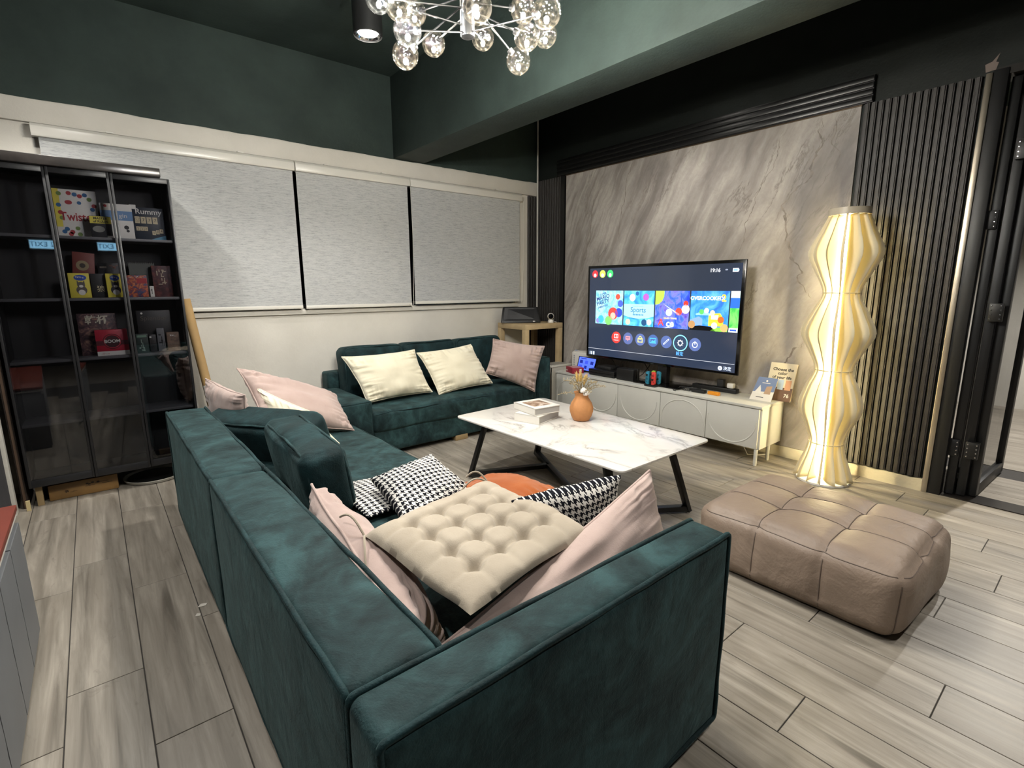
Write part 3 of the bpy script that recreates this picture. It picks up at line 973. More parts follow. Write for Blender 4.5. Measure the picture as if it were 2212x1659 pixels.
blind('roller_blind', -.147, 1.309, -.118, 1.293, 1.088, 'wide roller blind behind the glass bookcase, largest of the three')
blind('roller_blind', 1.311, 2.274, 1.318, 2.255, 1.085, 'roller blind in the middle, between its two neighbours', 2.281)
blind('roller_blind', 2.276, 3.566, 2.292, 3.545, 1.098, 'roller blind above the far sofa, nearest the room corner', 3.585)

# ------------------------------------------------------------------ sofas
SR = .020
def sofa_module(name, label, loc): return thing(name, label, 'sofa', loc, 'green velvet sectional')
BK0, BK1, FR = .235, .418, 1.235          # sofa along the aisle: back faces and seat front
A0, A1 = .590, .708                       # its near arm
ST = .607
# near module with arm
s1 = sofa_module('corner_sofa', 'green velvet sofa module with armrest, nearest the camera', (.7, 1.2, 0))
softbox('backrest', (BK0, BK1, .712, 1.925, .04, ST), SR, (5, 26, 12), M_VELVET, s1, puff=(.006, 0, .010), amp=.006, freq=3.2, wr=.002, wf=11)
piping([loop_rect('x', BK0 + .004, .716, 1.921, .045, ST - .001, .012), loop_rect('x', BK1 - .003, .716, 1.921, .2, ST - .001, .012)], .0068, M_VELVET2, s1, .003)
softbox('armrest', (.236, FR, A0, A1, .035, ST), SR, (24, 4, 12), M_VELVET, s1, puff=(0, .004, .008), amp=.005, freq=3.0, wr=.0015, wf=11, seed=2)
piping([loop_rect('y', A0 + .003, .239, FR - .003, .04, ST - .001, .012), loop_rect('y', A1 - .003, .239, FR - .003, .04, ST - .001, .012)], .0068, M_VELVET2, s1, .003)
softbox('seat_base', (BK1, FR - .01, A1, 1.925, .04, .22), .02, (12, 16, 4), M_VELVET, s1, amp=.004)
softbox('seat_cushion', (BK1, FR, A1 + .004, 1.925, .215, .365), .03, (16, 22, 4), M_VELVET, s1, puff=(0, 0, .014), amp=.010, freq=4, seed=5)
piping([loop_rect('z', .355, BK1 + .01, FR - .004, A1 + .01, 1.92, .03)], .005, M_VELVET2, s1, .003)
# far module
s2 = sofa_module('corner_sofa', 'green velvet sofa module without armrest, beside the bookcase', (.7, 2.5, 0))
softbox('backrest', (BK0, BK1, 1.930, 3.175, .04, ST), SR, (5, 26, 12), M_VELVET, s2, puff=(.006, .004, .010), amp=.006, freq=3.2, wr=.002, wf=11, seed=7)
piping([loop_rect('x', BK0 + .004, 1.934, 3.172, .045, ST - .001, .012), loop_rect('x', BK1 - .003, 1.934, 3.172, .2, ST - .001, .012)], .0068, M_VELVET2, s2, .003)
softbox('seat_base', (BK1, FR - .01, 1.930, 3.24, .04, .22), .02, (12, 16, 4), M_VELVET, s2, amp=.004)
softbox('seat_cushion', (BK1, FR, 1.930, 3.25, .215, .365), .03, (16, 24, 4), M_VELVET, s2, puff=(.004, 0, .014), amp=.010, freq=4, seed=8)
piping([loop_rect('z', .355, BK1 + .01, FR - .004, 1.936, 3.245, .03)], .005, M_VELVET2, s2, .003)
for t, ys in ((s1, (.75, 1.85)), (s2, (2.0, 3.15))):
    for y in ys:
        for x in (.30, 1.15): MB().box(x - .035, x + .035, y - .035, y + .035, 0, .045).build('foot', M_BRASS, t, bevel=.003)
# sofa along the window wall
F2 = 3.385
s3 = sofa_module('window_sofa', 'long green velvet sofa along the white wall below the blinds', (2.35, 3.8, 0))
softbox('seat_base', (1.482, 3.10, F2 + .01, 4.10, .035, .21), .02, (20, 8, 4), M_VELVET, s3, amp=.003)
softbox('seat_cushion', (1.482, 3.095, F2, 4.02, .20, .352), .03, (30, 12, 4), M_VELVET, s3, puff=(0, .006, .022), amp=.012, freq=3, seed=3)
piping([loop_rect('z', .338, 1.49, 3.09, F2 + .004, 4.0, .03)], .005, M_VELVET2, s3, .006)
softbox('armrest', (3.098, 3.245, F2 - .01, 4.17, .035, .612), SR, (4, 14, 10), M_VELVET, s3, puff=(.004, 0, .006), amp=.006, seed=4)
piping([loop_rect('y', F2 - .002, 3.106, 3.238, .05, .608, .03)], .005, M_VELVET2, s3, .003)
softbox('back_frame', (1.40, 3.10, 4.06, 4.19, .04, .572), SR, (24, 4, 8), M_VELVET, s3, puff=(0, 0, .004), amp=.006, seed=6)
softbox('side_block', (1.02, 1.478, F2 - .005, 4.06, .035, .447), .022, (8, 14, 8), M_VELVET, s3, puff=(0, .002, .006), amp=.005, seed=9)
piping([loop_rect('z', .440, 1.03, 1.472, F2, 4.05, .02), loop_rect('y', F2 + .002, 1.03, 1.472, .05, .440, .02)], .0048, M_VELVET2, s3, .003)
tilt = Matrix.Translation((0, 3.93, .36)) @ Matrix.Rotation(R(-7), 4, 'X') @ Matrix.Translation((0, -3.93, -.36))
for i, (xa, xb) in enumerate(((1.495, 2.02), (2.025, 2.555), (2.56, 3.085))):
    c = softbox('back_cushion', (xa, xb, 3.87, 4.05, .355, .775), .045, (14, 5, 12), M_VELVET2, s3, puff=(.004, .022, .012), amp=.012, freq=4, seed=12 + i * 3, xf=tilt)
    piping([loop_rect('y', 3.885, xa + .008, xb - .008, .37, .770, .05), loop_rect('y', 4.035, xa + .008, xb - .008, .37, .770, .05)], .0045, M_VELVET, c, .005, xf=tilt)
for x in (1.56, 2.25, 3.16):
    for y in (F2 + .05, 4.05): MB().box(x - .06, x + .06, y - .04, y + .03, 0, .045).build('foot', M_BRASS, s3, bevel=.003)

# loose green back cushions on the aisle sofa
def block_cushion(name, label, c, w, t, h, rz, lean, seed, puff=.02):
    c = Vector(c)
    xf = Matrix.Translation(c) @ Matrix.Rotation(rz, 4, 'Z') @ Matrix.Rotation(lean, 4, 'Y')
    o = softbox(name, (-t / 2, t / 2, -w / 2, w / 2, 0, h), .04, (6, 18, 10), M_VELVET2, None, puff=(puff, .012, .012), amp=.016, freq=4.5, seed=seed, xf=xf)
    tag(o, label, 'cushion', 'loose green velvet back cushions')
    piping([loop_rect('x', -t / 2 + .012, -w / 2 + .008, w / 2 - .008, .012, h - .004, .045), loop_rect('x', t / 2 - .012, -w / 2 + .008, w / 2 - .008, .012, h - .004, .045)], .006, M_VELVET, o, .006, xf=xf)
    return o
block_cushion('back_cushion', 'thick green velvet back cushion standing upright by the houndstooth pillow', (.660, 2.175, .366), .66, .165, .280, R(-3), R(-8), 3)
block_cushion('back_cushion', 'green velvet back cushion turned askew behind the nearer green one', (.655, 2.82, .366), .66, .19, .245, R(34), R(-18), 21)

# ------------------------------------------------------------------ pillows
GP = 'plain cushions on the sofas'
pillow('throw_pillow', [(1.41, 3.74, .735), (2.03, 3.75, .738), (2.10, 3.60, .395), (1.535, 3.60, .385)], .17, M_CREAM, 'cream pillow at the left end of the window sofa', GP, seed=1, wr=.009)
pillow('throw_pillow', [(2.05, 3.74, .712), (2.595, 3.74, .742), (2.70, 3.56, .402), (2.135, 3.55, .375)], .16, M_CREAM, 'cream pillow tilted in the middle of the window sofa', GP, seed=2, wr=.009)
pillow('throw_pillow', [(2.76, 3.62, .790), (3.148, 3.36, .716), (3.020, 3.35, .312), (2.655, 3.60, .494)], .15, M_PINK, 'pale pink pillow against the right arm of the window sofa', GP, seed=3, wr=.009)
pillow('throw_pillow', [(.612, 3.27, .790), (1.165, 3.25, .560), (1.172, 2.985, .372), (.66, 2.99, .50)], .19, M_PINK, 'large pale pink pillow at the far end of the aisle sofa', GP, seed=4, wr=.005)
pillow('throw_pillow', [(.675, 3.13, .688), (.885, 2.87, .560), (.985, 2.735, .385), (.74, 2.98, .40)], .09, M_CREAM, 'cream pillow wedged between the pink one and the green cushion', GP, seed=5, wr=.003)
pillow('throw_pillow', [(.455, 3.30, .742), (.56, 2.88, .70), (.57, 2.92, .40), (.475, 3.30, .40)], .13, M_PINK, 'small pale pink pillow corner peeking out by the bookcase', GP, seed=6, wr=.004)
pillow('throw_pillow', [(.492, 1.655, .605), (.462, .93, .47), (.56, .95, .385), (.57, 1.64, .385)], .17, M_PINK, 'dusty pink pillow standing along the near sofa back', GP, seed=7, wr=.006, pinch=.05)
pillow('throw_pillow', [(.52, .885, .45), (1.315, .905, .672), (1.315, .815, .42), (.52, .765, .385)], .15, M_PINK, 'dusty pink pillow leaning on the nearest armrest', GP, seed=8, wr=.0045, pinch=.05)
GH = 'houndstooth cushions'
pillow('houndstooth_pillow', [(.795, 1.885, .478), (1.005, 1.75, .575), (1.13, 1.58, .42), (.74, 1.48, .42)], .13, M_HOUND, 'houndstooth pillow propped up in front of the green cushion', GH, seed=9, seam=0, pinch=.10, wr=.003)
pillow('houndstooth_pillow', [(.70, 2.08, .405), (.99, 2.06, .405), (1.0, 1.72, .405), (.70, 1.70, .405)], .05, M_HOUND, 'houndstooth pad lying flat beside the propped pillow', GH, seed=10, seam=0, pinch=.03, wr=.001)
pillow('houndstooth_pillow', [(.93, 1.135, .600), (1.345, 1.045, .608), (1.36, 1.09, .39), (.93, 1.18, .39)], .12, M_HOUND, 'houndstooth pillow leaning on the dusty pink one near the table', GH, seed=11, seam=0, pinch=.05, wr=.002)
pillow('orange_pillow', [(1.02, 1.70, .42), (1.33, 1.65, .425), (1.375, 1.29, .43), (1.04, 1.27, .43)], .14, M_ORANGE, 'burnt orange pillow on the near sofa seat', None, seed=12, wr=.0035, pinch=.06)

# tufted seat pad resting on the two dusty pink pillows
def tufted_pad():
    C4 = [Vector(p) for p in ((.520, 1.298, .555), (1.038, 1.404, .550), (1.008, .881, .572), (.549, .812, .551))]   # left, far, right, near
    n = 72; T = .044
    nodes = [(-.62, -.62 + .4133 * 0)]
    g = [-.60, -.20, .20, .60]
    vs, fs, idx = [], [], {}
    def P(i, j, side):
        if i in (0, n) or j in (0, n): side = 0
        if (i, j, side) in idx: return idx[(i, j, side)]
        u, v = -1 + 2 * i / n, -1 + 2 * j / n
        c = .985 + .013 * (u * u * v * v)
        s, t = (u * c + 1) / 2, (v * c + 1) / 2
        p = (C4[0] * (1 - s) + C4[3] * s) * (1 - t) + (C4[1] * (1 - s) + C4[2] * s) * t
        e = max(0, (1 - u ** 8) * (1 - v ** 8)) ** .5 * (1 - .15 * max(u * u, v * v))
        dimp = 0
        for a in g:
            for b in g:
                d2 = (u - a) ** 2 + (v - b) ** 2
                dimp += .85 * math.exp(-d2 / .0065)
        gu = max(math.exp(-((u - a) / .045) ** 2) for a in g) * (1 if abs(v) < .63 else .45)
        gv = max(math.exp(-((v - b) / .045) ** 2) for b in g) * (1 if abs(u) < .63 else .45)
        hgt = T * e * max(.12, 1 - min(.9, dimp) - .30 * max(gu, gv))
        hgt += .004 * noise.noise(Vector((u * 4, v * 4, 1))) * e
        z = hgt if side == 1 else (-.012 * e if side == -1 else 0)
        p = p + Vector((0, 0, z + .012 * noise.noise(Vector((u * 1.3, v * 1.3, 4)))))
        idx[(i, j, side)] = len(vs); vs.append(tuple(p))
        return idx[(i, j, side)]
    for side in (1, -1):
        for i in range(n):
            for j in range(n):
                f = (P(i, j, side), P(i + 1, j, side), P(i + 1, j + 1, side), P(i, j + 1, side))
                fs.append(f if side == 1 else f[::-1])
    m = MB(); m.add(vs, fs)
    o = m.build('seat_pad', M_PAD, None, smooth=True, angle=80)
    tag(o, 'beige tufted square seat pad lying across the dusty pink pillows', 'seat pad')
    for (p, d1, d2) in ((C4[0], (-.03, .10, .03), (-.05, -.12, -.05)), (C4[1], (-.06, .05, .02), (-.10, .03, -.02))):
        for d in (d1, d2):
            pts = [p + Vector(d) * a + Vector((0, 0, .03 * math.sin(a * math.pi))) for a in [k / 10 for k in range(11)]]
            MB().tube(pts, .0035, 6).build('tie', M_PAD, o, smooth=True)
tufted_pad()

# ------------------------------------------------------------------ coffee table
tb = thing('coffee_table', 'white marble coffee table on a black crossed metal base', 'table', (2.2, 2.1, 0))
TC = [(1.797, 2.785), (2.635, 2.830), (2.605, 1.405), (1.815, 1.400)]
pts = []
for i, (x, y) in enumerate(TC):
    p = Vector((x, y)); a = Vector(TC[i - 1]); b = Vector(TC[(i + 1) % 4])
    p0 = p + (a - p).normalized() * .045; p1 = p + (b - p).normalized() * .045
    for k in range(7):
        s = k / 6
        q = p0 * (1 - s) ** 2 + p * 2 * s * (1 - s) + p1 * s * s
        pts.append((q.x, q.y, .389))
MB().poly(pts, (0, 0, .011)).build('tabletop', M_TABLE, tb, bevel=.002)
legs = {'A': ((1.86, 2.53), (1.812, 2.645)), 'B': ((2.42, 2.56), (2.455, 2.695)), 'D': ((2.315, 1.47), (2.450, 1.425)), 'E': ((1.86, 1.53), (1.835, 1.425))}
for k, (t_, f_) in legs.items():
    MB().bar((t_[0], t_[1], .389), (f_[0], f_[1], .012), .045, .022, side=(f_[1] - t_[1], -(f_[0] - t_[0]), 0)).build('leg', M_BLACKMETAL, tb, bevel=.002)
    MB().lathe((f_[0], f_[1], 0), [(.014, 0), (.014, .006), (.008, .012)], 14).build('foot', M_CHROME, tb, smooth=True)
MB().bar((2.455, 2.695, .027), (1.835, 1.425, .027), .03, .04, side=(0, 0, 1)).build('floor_bar', M_BLACKMETAL, tb, bevel=.002)
MB().bar((1.812, 2.645, .027), (2.325, 2.43, .027), .03, .04, side=(0, 0, 1)).build('floor_bar', M_BLACKMETAL, tb, bevel=.002)
MB().bar((2.450, 1.425, .027), (1.985, 1.735, .027), .03, .04, side=(0, 0, 1)).build('floor_bar', M_BLACKMETAL, tb, bevel=.002)
MB().bar((1.86, 2.53, .382), (2.42, 2.56, .382), .012, .04, side=(0, 0, 1)).bar((1.86, 1.53, .382), (2.315, 1.47, .382), .012, .04, side=(0, 0, 1)).build('top_bracket', M_BLACKMETAL, tb)

# book boxes on the table
def book(name, label, c, ax, w, d, h, z, cover=None, grp='white photo books on the coffee table'):
    ax = Vector((math.cos(ax), math.sin(ax), 0)); ay = Vector((-ax.y, ax.x, 0))
    t = thing(name, label, 'book', (c[0], c[1], z), grp)
    C0 = Vector((c[0], c[1], z))
    MB().obox(C0 + Vector((0, 0, h / 2)), ax, ay, (0, 0, 1), w / 2 - .004, d / 2 - .004, h / 2 - .004).build('pages', plain('page_edges', '#a9a6a2', .8), t)
    for zz in (.0025, h - .0025):
        MB().obox(C0 + Vector((0, 0, zz)), ax, ay, (0, 0, 1), w / 2, d / 2, .0025).build('cover', M_PAPER, t, bevel=.001)
    MB().obox(C0 - ax * (w / 2 - .002) + Vector((0, 0, h / 2)), ax, ay, (0, 0, 1), .002, d / 2, h / 2).build('spine', M_PAPER, t)
    if cover:
        MB().obox(C0 + Vector((0, 0, h + .0004)), ax, ay, (0, 0, 1), w * .34, d * .30, .0004).build('cover_photo', cover, t)
    return t
k = NT('hands_photo_print')
k.l(k.ramp(k.noise(k.mapping(k.coord('Object'), scale=(1, 1, 1)), 14, 4, .6, 1.0), [(0.30, lin('#3f362f')), (0.45, lin('#8a6f5a')), (0.55, lin('#c0aa97')), (0.7, lin('#d4cbc2'))]), k.b.inputs['Base Color'])
M_PHOTO = k.m
book('photo_book', 'white photo book, lower of the two on the marble table', (2.165, 2.375), R(15), .25, .19, .052, .4005)
book('photo_book', 'white photo book with a picture on its cover, upper of the two', (2.175, 2.39), R(-6), .205, .235, .046, .4535, M_PHOTO)

# vase with dried flowers
V = Vector((2.363, 2.168, .4005))
vz = thing('flower_vase', 'round terracotta vase with a flared neck on the marble table', 'vase', V)
MB().lathe(V, [(.040, 0), (.052, .004), (.066, .03), (.075, .06), (.076, .085), (.066, .115), (.050, .14), (.042, .155), (.043, .168), (.051, .186), (.047, .186), (.040, .168), (.038, .156), (.046, .138), (.05, .1)], 40).build('vase_body', M_TERRA, vz, smooth=True, angle=70)
bq = thing('dried_bouquet', 'dried grass, wheat and cotton bouquet standing in the terracotta vase', 'flowers', V + Vector((0, 0, .12)))
M_STEM = plain('dry_stem', '#8d7d5c', .8); M_WHEAT = plain('wheat_ear', '#c8a765', .8, var=.15, vscale=60); M_COTTON = plain('cotton_boll', '#e2ded8', .95, bump=.3, bscale=90); M_GRASS = plain('dry_grass', '#a5977a', .85, var=.2, vscale=40)
rb = random.Random(12)
base = V + Vector((0, 0, .15))
for i in range(8):
    a = rb.uniform(0, 6.28); l = rb.uniform(.05, .085)
    tip = base + Vector((math.cos(a) * .035, math.sin(a) * .035, .03 + l))
    e = MB()
    pts = [tip + Vector((math.cos(a) * .012, math.sin(a) * .012, .055)) * s for s in (0, .3, .6, 1)]
    sp = MB().tube([base, (base + tip) / 2, tip], .0015, 5).build('stem', M_STEM, bq)
    d = (pts[-1] - pts[0])
    e.lathe(pts[0], [(1e-5, 0), (.006, .008), (.0075, .022), (.006, .042), (1e-5, .056)], 10, axis=tuple(d))
    for q in range(14):
        b = q * 2.4; z = .006 + q * .0034
        n0 = d.normalized(); ox = n0.orthogonal().normalized(); oy = n0.cross(ox)
        o_ = ox * math.cos(b) + oy * math.sin(b)
        e.tube([pts[0] + n0 * z + o_ * .005, pts[0] + n0 * (z + .012) + o_ * .0115], [.0022, .0004], 4)
    e.build('wheat_ear', M_WHEAT, sp, smooth=True)
for i in range(18):
    a = i / 18 * 6.28 + rb.uniform(-.2, .2); rr = rb.uniform(.07, .13); hh = rb.uniform(.05, .13)
    if i % 4 == 0: rr, hh = .15, .03 + .05 * rb.random()
    p0, p2 = base, base + Vector((math.cos(a) * rr, math.sin(a) * rr, hh))
    p1 = base + Vector((math.cos(a) * rr * .45, math.sin(a) * rr * .45, hh * .95 + .02))
    path = [p0 * (1 - s) ** 2 + p1 * 2 * s * (1 - s) + p2 * s * s for s in [k / 8 for k in range(9)]]
    st = MB().tube(path, [.0018] * 5 + [.0014] * 4, 5).build('stem', M_STEM, bq)
    g = MB()
    for q in range(16):
        s = .45 + .55 * q / 15
        c = p0 * (1 - s) ** 2 + p1 * 2 * s * (1 - s) + p2 * s * s
        d = Vector((rb.uniform(-1, 1), rb.uniform(-1, 1), rb.uniform(-.4, 1))).normalized() * rb.uniform(.008, .02)
        g.tube([c, c + d * .6, c + d], [.0010, .0018, .0034 if q % 2 else .0008], 4)
    g.build('grass_plume', M_GRASS, st)
for (dx, dy, dz) in ((-.032, -.044, .055), (-.012, -.05, .035)):
    c = base + Vector((dx, dy, dz))
    st = MB().tube([base, (base + c) / 2 + Vector((0, 0, .01)), c], .002, 5).build('stem', M_STEM, bq)
    cb_ = MB()
    for q in range(5):
        a = q * 1.257
        cb_.ball(c + Vector((math.cos(a) * .011, math.sin(a) * .011, .004 * math.sin(q * 2))), .0115, 10, 7)
    cb_.ball(c + Vector((0, 0, .009)), .012, 10, 7)
    cb_.build('cotton_boll', M_COTTON, st, smooth=True, angle=80)

# ------------------------------------------------------------------ pouf
def pouf():
    x0, x1, y0, y1, H = 2.015, 2.700, .345, 1.125, .285
    gx = [x0 + (x1 - x0) * a for a in (.36, .68)]; gy = [y0 + (y1 - y0) * a for a in (.335, .667)]
    def field(p, u, nn):
        top = max(0, u.z)
        dip = 0
        if u.z > -.6:
            dx = min(abs(p.x - a) for a in gx) if u.z > .8 else 9
            dy = min(abs(p.y - a) for a in gy)
            dip = .009 * math.exp(-(dx / .020) ** 2) + .009 * math.exp(-(dy / .020) ** 2)
            if u.z > .8: dip += .010 * math.exp(-((dx / .07) ** 2 + (dy / .07) ** 2))
        bulge = .010 * noise.noise(p * 3.1) + .005 * noise.noise(p * 7.0)
        # slumped, irregular outline
        p = p + Vector((.014 * noise.noise(p * 2.1 + Vector((4, 0, 0))), .014 * noise.noise(p * 2.1 + Vector((0, 7, 0))), 0))
        d = nn if nn.length > .5 else Vector((0, 0, 1))
        q = p + d * (bulge - dip)
        if u.z > 0: q.z += .02 * (1 - u.x * u.x) * 0 - .012 * max(0, u.x) * top
        if q.z < .004: q.z = .004
        return q
    o = softbox('floor_pouf', (x0, x1, y0, y1, .004, H), .068, (44, 48, 14), M_LEATHER, None, puff=(.02, .025, .02), field=field)
    tag(o, 'taupe leather quilted floor pouf in front of the wavy lamp', 'pouf')
    from mathutils.bvhtree import BVHTree
    bv = BVHTree.FromPolygons([v.co for v in o.data.vertices], [p.vertices for p in o.data.polygons])
    def drop(x, y):
        h = bv.ray_cast(Vector((x, y, 1)), Vector((0, 0, -1)))
        return h[0] + Vector((0, 0, .0005)) if h[0] else None
    def side(p, d):
        h = bv.ray_cast(Vector(p), Vector(d))
        return h[0] - Vector(d) * .0005 if h[0] else None
    lines = []
    for gx_ in gx: lines.append([drop(gx_, y0 + .03 + (y1 - y0 - .06) * i / 40) for i in range(41)])
    for gy_ in gy:
        pts = [side((1.5, gy_, .03 + .2 * i / 10), (1, 0, 0)) for i in range(11)]
        pts += [drop(x0 + .045 + (x1 - x0 - .09) * i / 40, gy_) for i in range(41)]
        pts += [side((3.5, gy_, .23 - .2 * i / 10), (-1, 0, 0)) for i in range(11)]
        lines.append(pts)
    zs = H - .028
    lines.append([side((1.5, y0 + .035 + (y1 - y0 - .07) * i / 40, zs), (1, 0, 0)) for i in range(41)])
    lines.append([side((x0 + .035 + (x1 - x0 - .07) * i / 40, 0, zs), (0, 1, 0)) for i in range(41)])
    for c in ((x0 + .012, y0 + .012),):
        lines.append([side((c[0] - .5, c[1] - .5, .03 + .2 * i / 12), Vector((1, 1, 0)).normalized()) for i in range(13)])
    M_SEAM = plain('stitched_seam', '#5d5047', .7)
    for ln in lines:
        ln = [p for p in ln if p]
        if len(ln) > 4: MB().tube(ln, .0022, 5).build('seam', M_SEAM, o, smooth=True)
pouf()

# ------------------------------------------------------------------ floor lamp
def floor_lamp():
    L = Vector((3.565, 1.132, 0)); TOP = Vector((3.555, 1.148, 1.70))
    t = thing('floor_lamp', 'tall glowing floor lamp of wavy white sheets beside the slatted wall', 'lamp', L)
    keys = [(0, .172), (.05, .162), (.257, .100), (.36, .128), (.49, .178), (.62, .148), (.729, .104), (.85, .150), (.965, .200), (1.09, .150), (1.206, .100), (1.33, .150), (1.445, .196), (1.56, .150), (1.665, .105)]
    def Rz(z):
        for i in range(len(keys) - 1):
            if z <= keys[i + 1][0]:
                (a, ra), (b, rb_) = keys[i], keys[i + 1]
                s = (z - a) / (b - a)
                pa = keys[max(i - 1, 0)]; pb = keys[min(i + 2, len(keys) - 1)]
                m0 = (rb_ - pa[1]) / (b - pa[0] + 1e-9) * (b - a); m1 = (pb[1] - ra) / (pb[0] - a + 1e-9) * (b - a)
                h = s * s * (3 - 2 * s)
                return ra * (2 * s ** 3 - 3 * s ** 2 + 1) + m0 * (s ** 3 - 2 * s * s + s) + rb_ * (3 * s * s - 2 * s ** 3) + m1 * (s ** 3 - s * s)
        return keys[-1][1]
    def axis(z): return L + (TOP - L) * (z / 1.70)
    nf, nz, nw = 13, 64, 6
    for f in range(nf):
        a0 = (f + .5) / nf * 2 * math.pi + 3.449 + .20
        vs = []
        for k in range(nz + 1):
            z = .015 + 1.65 * k / nz
            r = Rz(z); c = axis(z)
            for w in range(nw):
                s = w / (nw - 1)
                rad = r * (1 - s) + .026 * s
                ang = a0 - .36 * s
                vs.append(Vector((c.x + rad * math.cos(ang), c.y + rad * math.sin(ang), z)))
        fs = [(k * nw + w, k * nw + w + 1, (k + 1) * nw + w + 1, (k + 1) * nw + w) for k in range(nz) for w in range(nw - 1)]
        m = MB(); m.add(vs, fs)
        o = m.build('shade_strip', M_STRIP, t, smooth=True, angle=80)
        sol = o.modifiers.new('thickness', 'SOLIDIFY'); sol.thickness = .0022; sol.offset = 0
    c = L
    MB().lathe(L, [(.150, 0), (.152, .004), (.150, .014), (.02, .016)], 48).build('base_plate', M_WHITEPL, t, smooth=True)
    MB().tube([axis(.016), axis(.9), axis(1.66)], .017, 16).build('led_tube', M_TUBE, t, smooth=True)
    for z in (.257, .729, 1.206):
        ring = [axis(z) + Vector((math.cos(a) * Rz(z) * .97, math.sin(a) * Rz(z) * .97, 0)) for a in [k * 2 * math.pi / 40 for k in range(40)]]
        MB().tube(ring, .003, 6, closed=True).build('spacer_ring', plain('clear_ring', '#bdb190', .3), t, smooth=True)
    ct = axis(1.665)
    MB().lathe(ct, [(.106, -.004), (.110, -.004), (.110, .034), (.106, .034)], 40).build('top_collar', plain('frosted_collar', '#b5ab97', .4), t, smooth=True, angle=50)
floor_lamp()

# ------------------------------------------------------------------ side table, speaker, camera
stb = thing('side_table', 'square pale oak side table in the room corner', 'table', (3.49, 3.96, 0))
ST0, ST1, SY0, SY1, SZ = 3.252, 3.765, 3.745, 4.185, .884
MB().box(ST0, ST1, SY0, SY1, SZ - .052, SZ).build('tabletop', M_OAK, stb, bevel=.002)
for x in (ST0, ST1 - .052):
    for y in (SY0, SY1 - .052):
        MB().box(x, x + .052, y, y + .052, 0, SZ - .052).build('leg', M_OAK, stb, bevel=.002)
sp = thing('tabletop_monitor', 'black slanted monitor speaker on the pale oak side table', 'monitor', (3.40, 3.97, SZ))
mb = MB()
b0, b1 = (3.14, 3.79, SZ + .012), (3.60, 3.86, SZ + .012)
front = [(3.206, 4.068, SZ + .006), (3.551, 3.846, SZ + .005), (3.605, 3.950, SZ + .160), (3.270, 4.117, SZ + .164)]
back = [(3.232, 4.108, SZ + .003), (3.577, 3.886, SZ + .003), (3.631, 3.990, SZ + .150), (3.296, 4.157, SZ + .154)]
mb.add(front + back, [(0, 1, 2, 3), (7, 6, 5, 4), (0, 4, 5, 1), (1, 5, 6, 2), (2, 6, 7, 3), (3, 7, 4, 0)])
mb.build('shell', M_BLACKPLASTIC, sp, bevel=.008)
F4 = [Vector(p) for p in front]
nf_ = (F4[1] - F4[0]).cross(F4[3] - F4[0]).normalized()
def fp(s, t_): return (F4[0] * (1 - s) + F4[1] * s) * (1 - t_) + (F4[3] * (1 - s) + F4[2] * s) * t_
if nf_.y > 0: nf_ = -nf_
MB().poly([fp(.05, .14) + nf_ * .0012, fp(.95, .14) + nf_ * .0012, fp(.95, .94) + nf_ * .0012, fp(.05, .94) + nf_ * .0012], nf_ * -.003).build('screen_face', plain('smoked_screen', '#151517', .42), sp)
MB().poly([fp(.80, .05) + nf_ * .0012, fp(.86, .05) + nf_ * .0012, fp(.86, .11) + nf_ * .0012, fp(.80, .11) + nf_ * .0012], nf_ * -.002).build('badge', M_WHITEPL, sp)
MB().obox((3.43, 4.03, SZ + .003), (.84, -.54, 0), (.54, .84, 0), (0, 0, 1), .16, .05, .003).build('stand_foot', M_BLACKPLASTIC, sp, bevel=.002)
CB = Vector((3.655, 3.81, SZ))
cm = thing('security_camera', 'small white round security camera on the pale oak side table', 'camera', CB)
MB().lathe(CB, [(.028, 0), (.030, .003), (.029, .02), (.024, .032), (.012, .036)], 28).build('camera_base', M_WHITEPL, cm, smooth=True)
MB().ball(CB + Vector((0, 0, .066)), .034, 24, 16).build('camera_head', M_WHITEPL, cm, smooth=True)
dv = Vector((-.64, -.76, .05)).normalized()
MB().lathe(CB + Vector((0, 0, .066)) + dv * .012, [(.026, 0), (.0265, .018), (.022, .0225), (1e-5, .024)], 24, axis=tuple(dv)).build('lens_face', M_BLACKGLOSS, cm, smooth=True)
MB().tube([CB + Vector((.02, .02, .01)), CB + Vector((.045, -.005, .035)), CB + Vector((.05, .005, .05)), CB + Vector((.035, .03, .045)), CB + Vector((.05, .0, .012)), CB + Vector((.07, -.02, .004))], .0022, 6).build('power_cord', M_WHITEPL, cm, smooth=True)
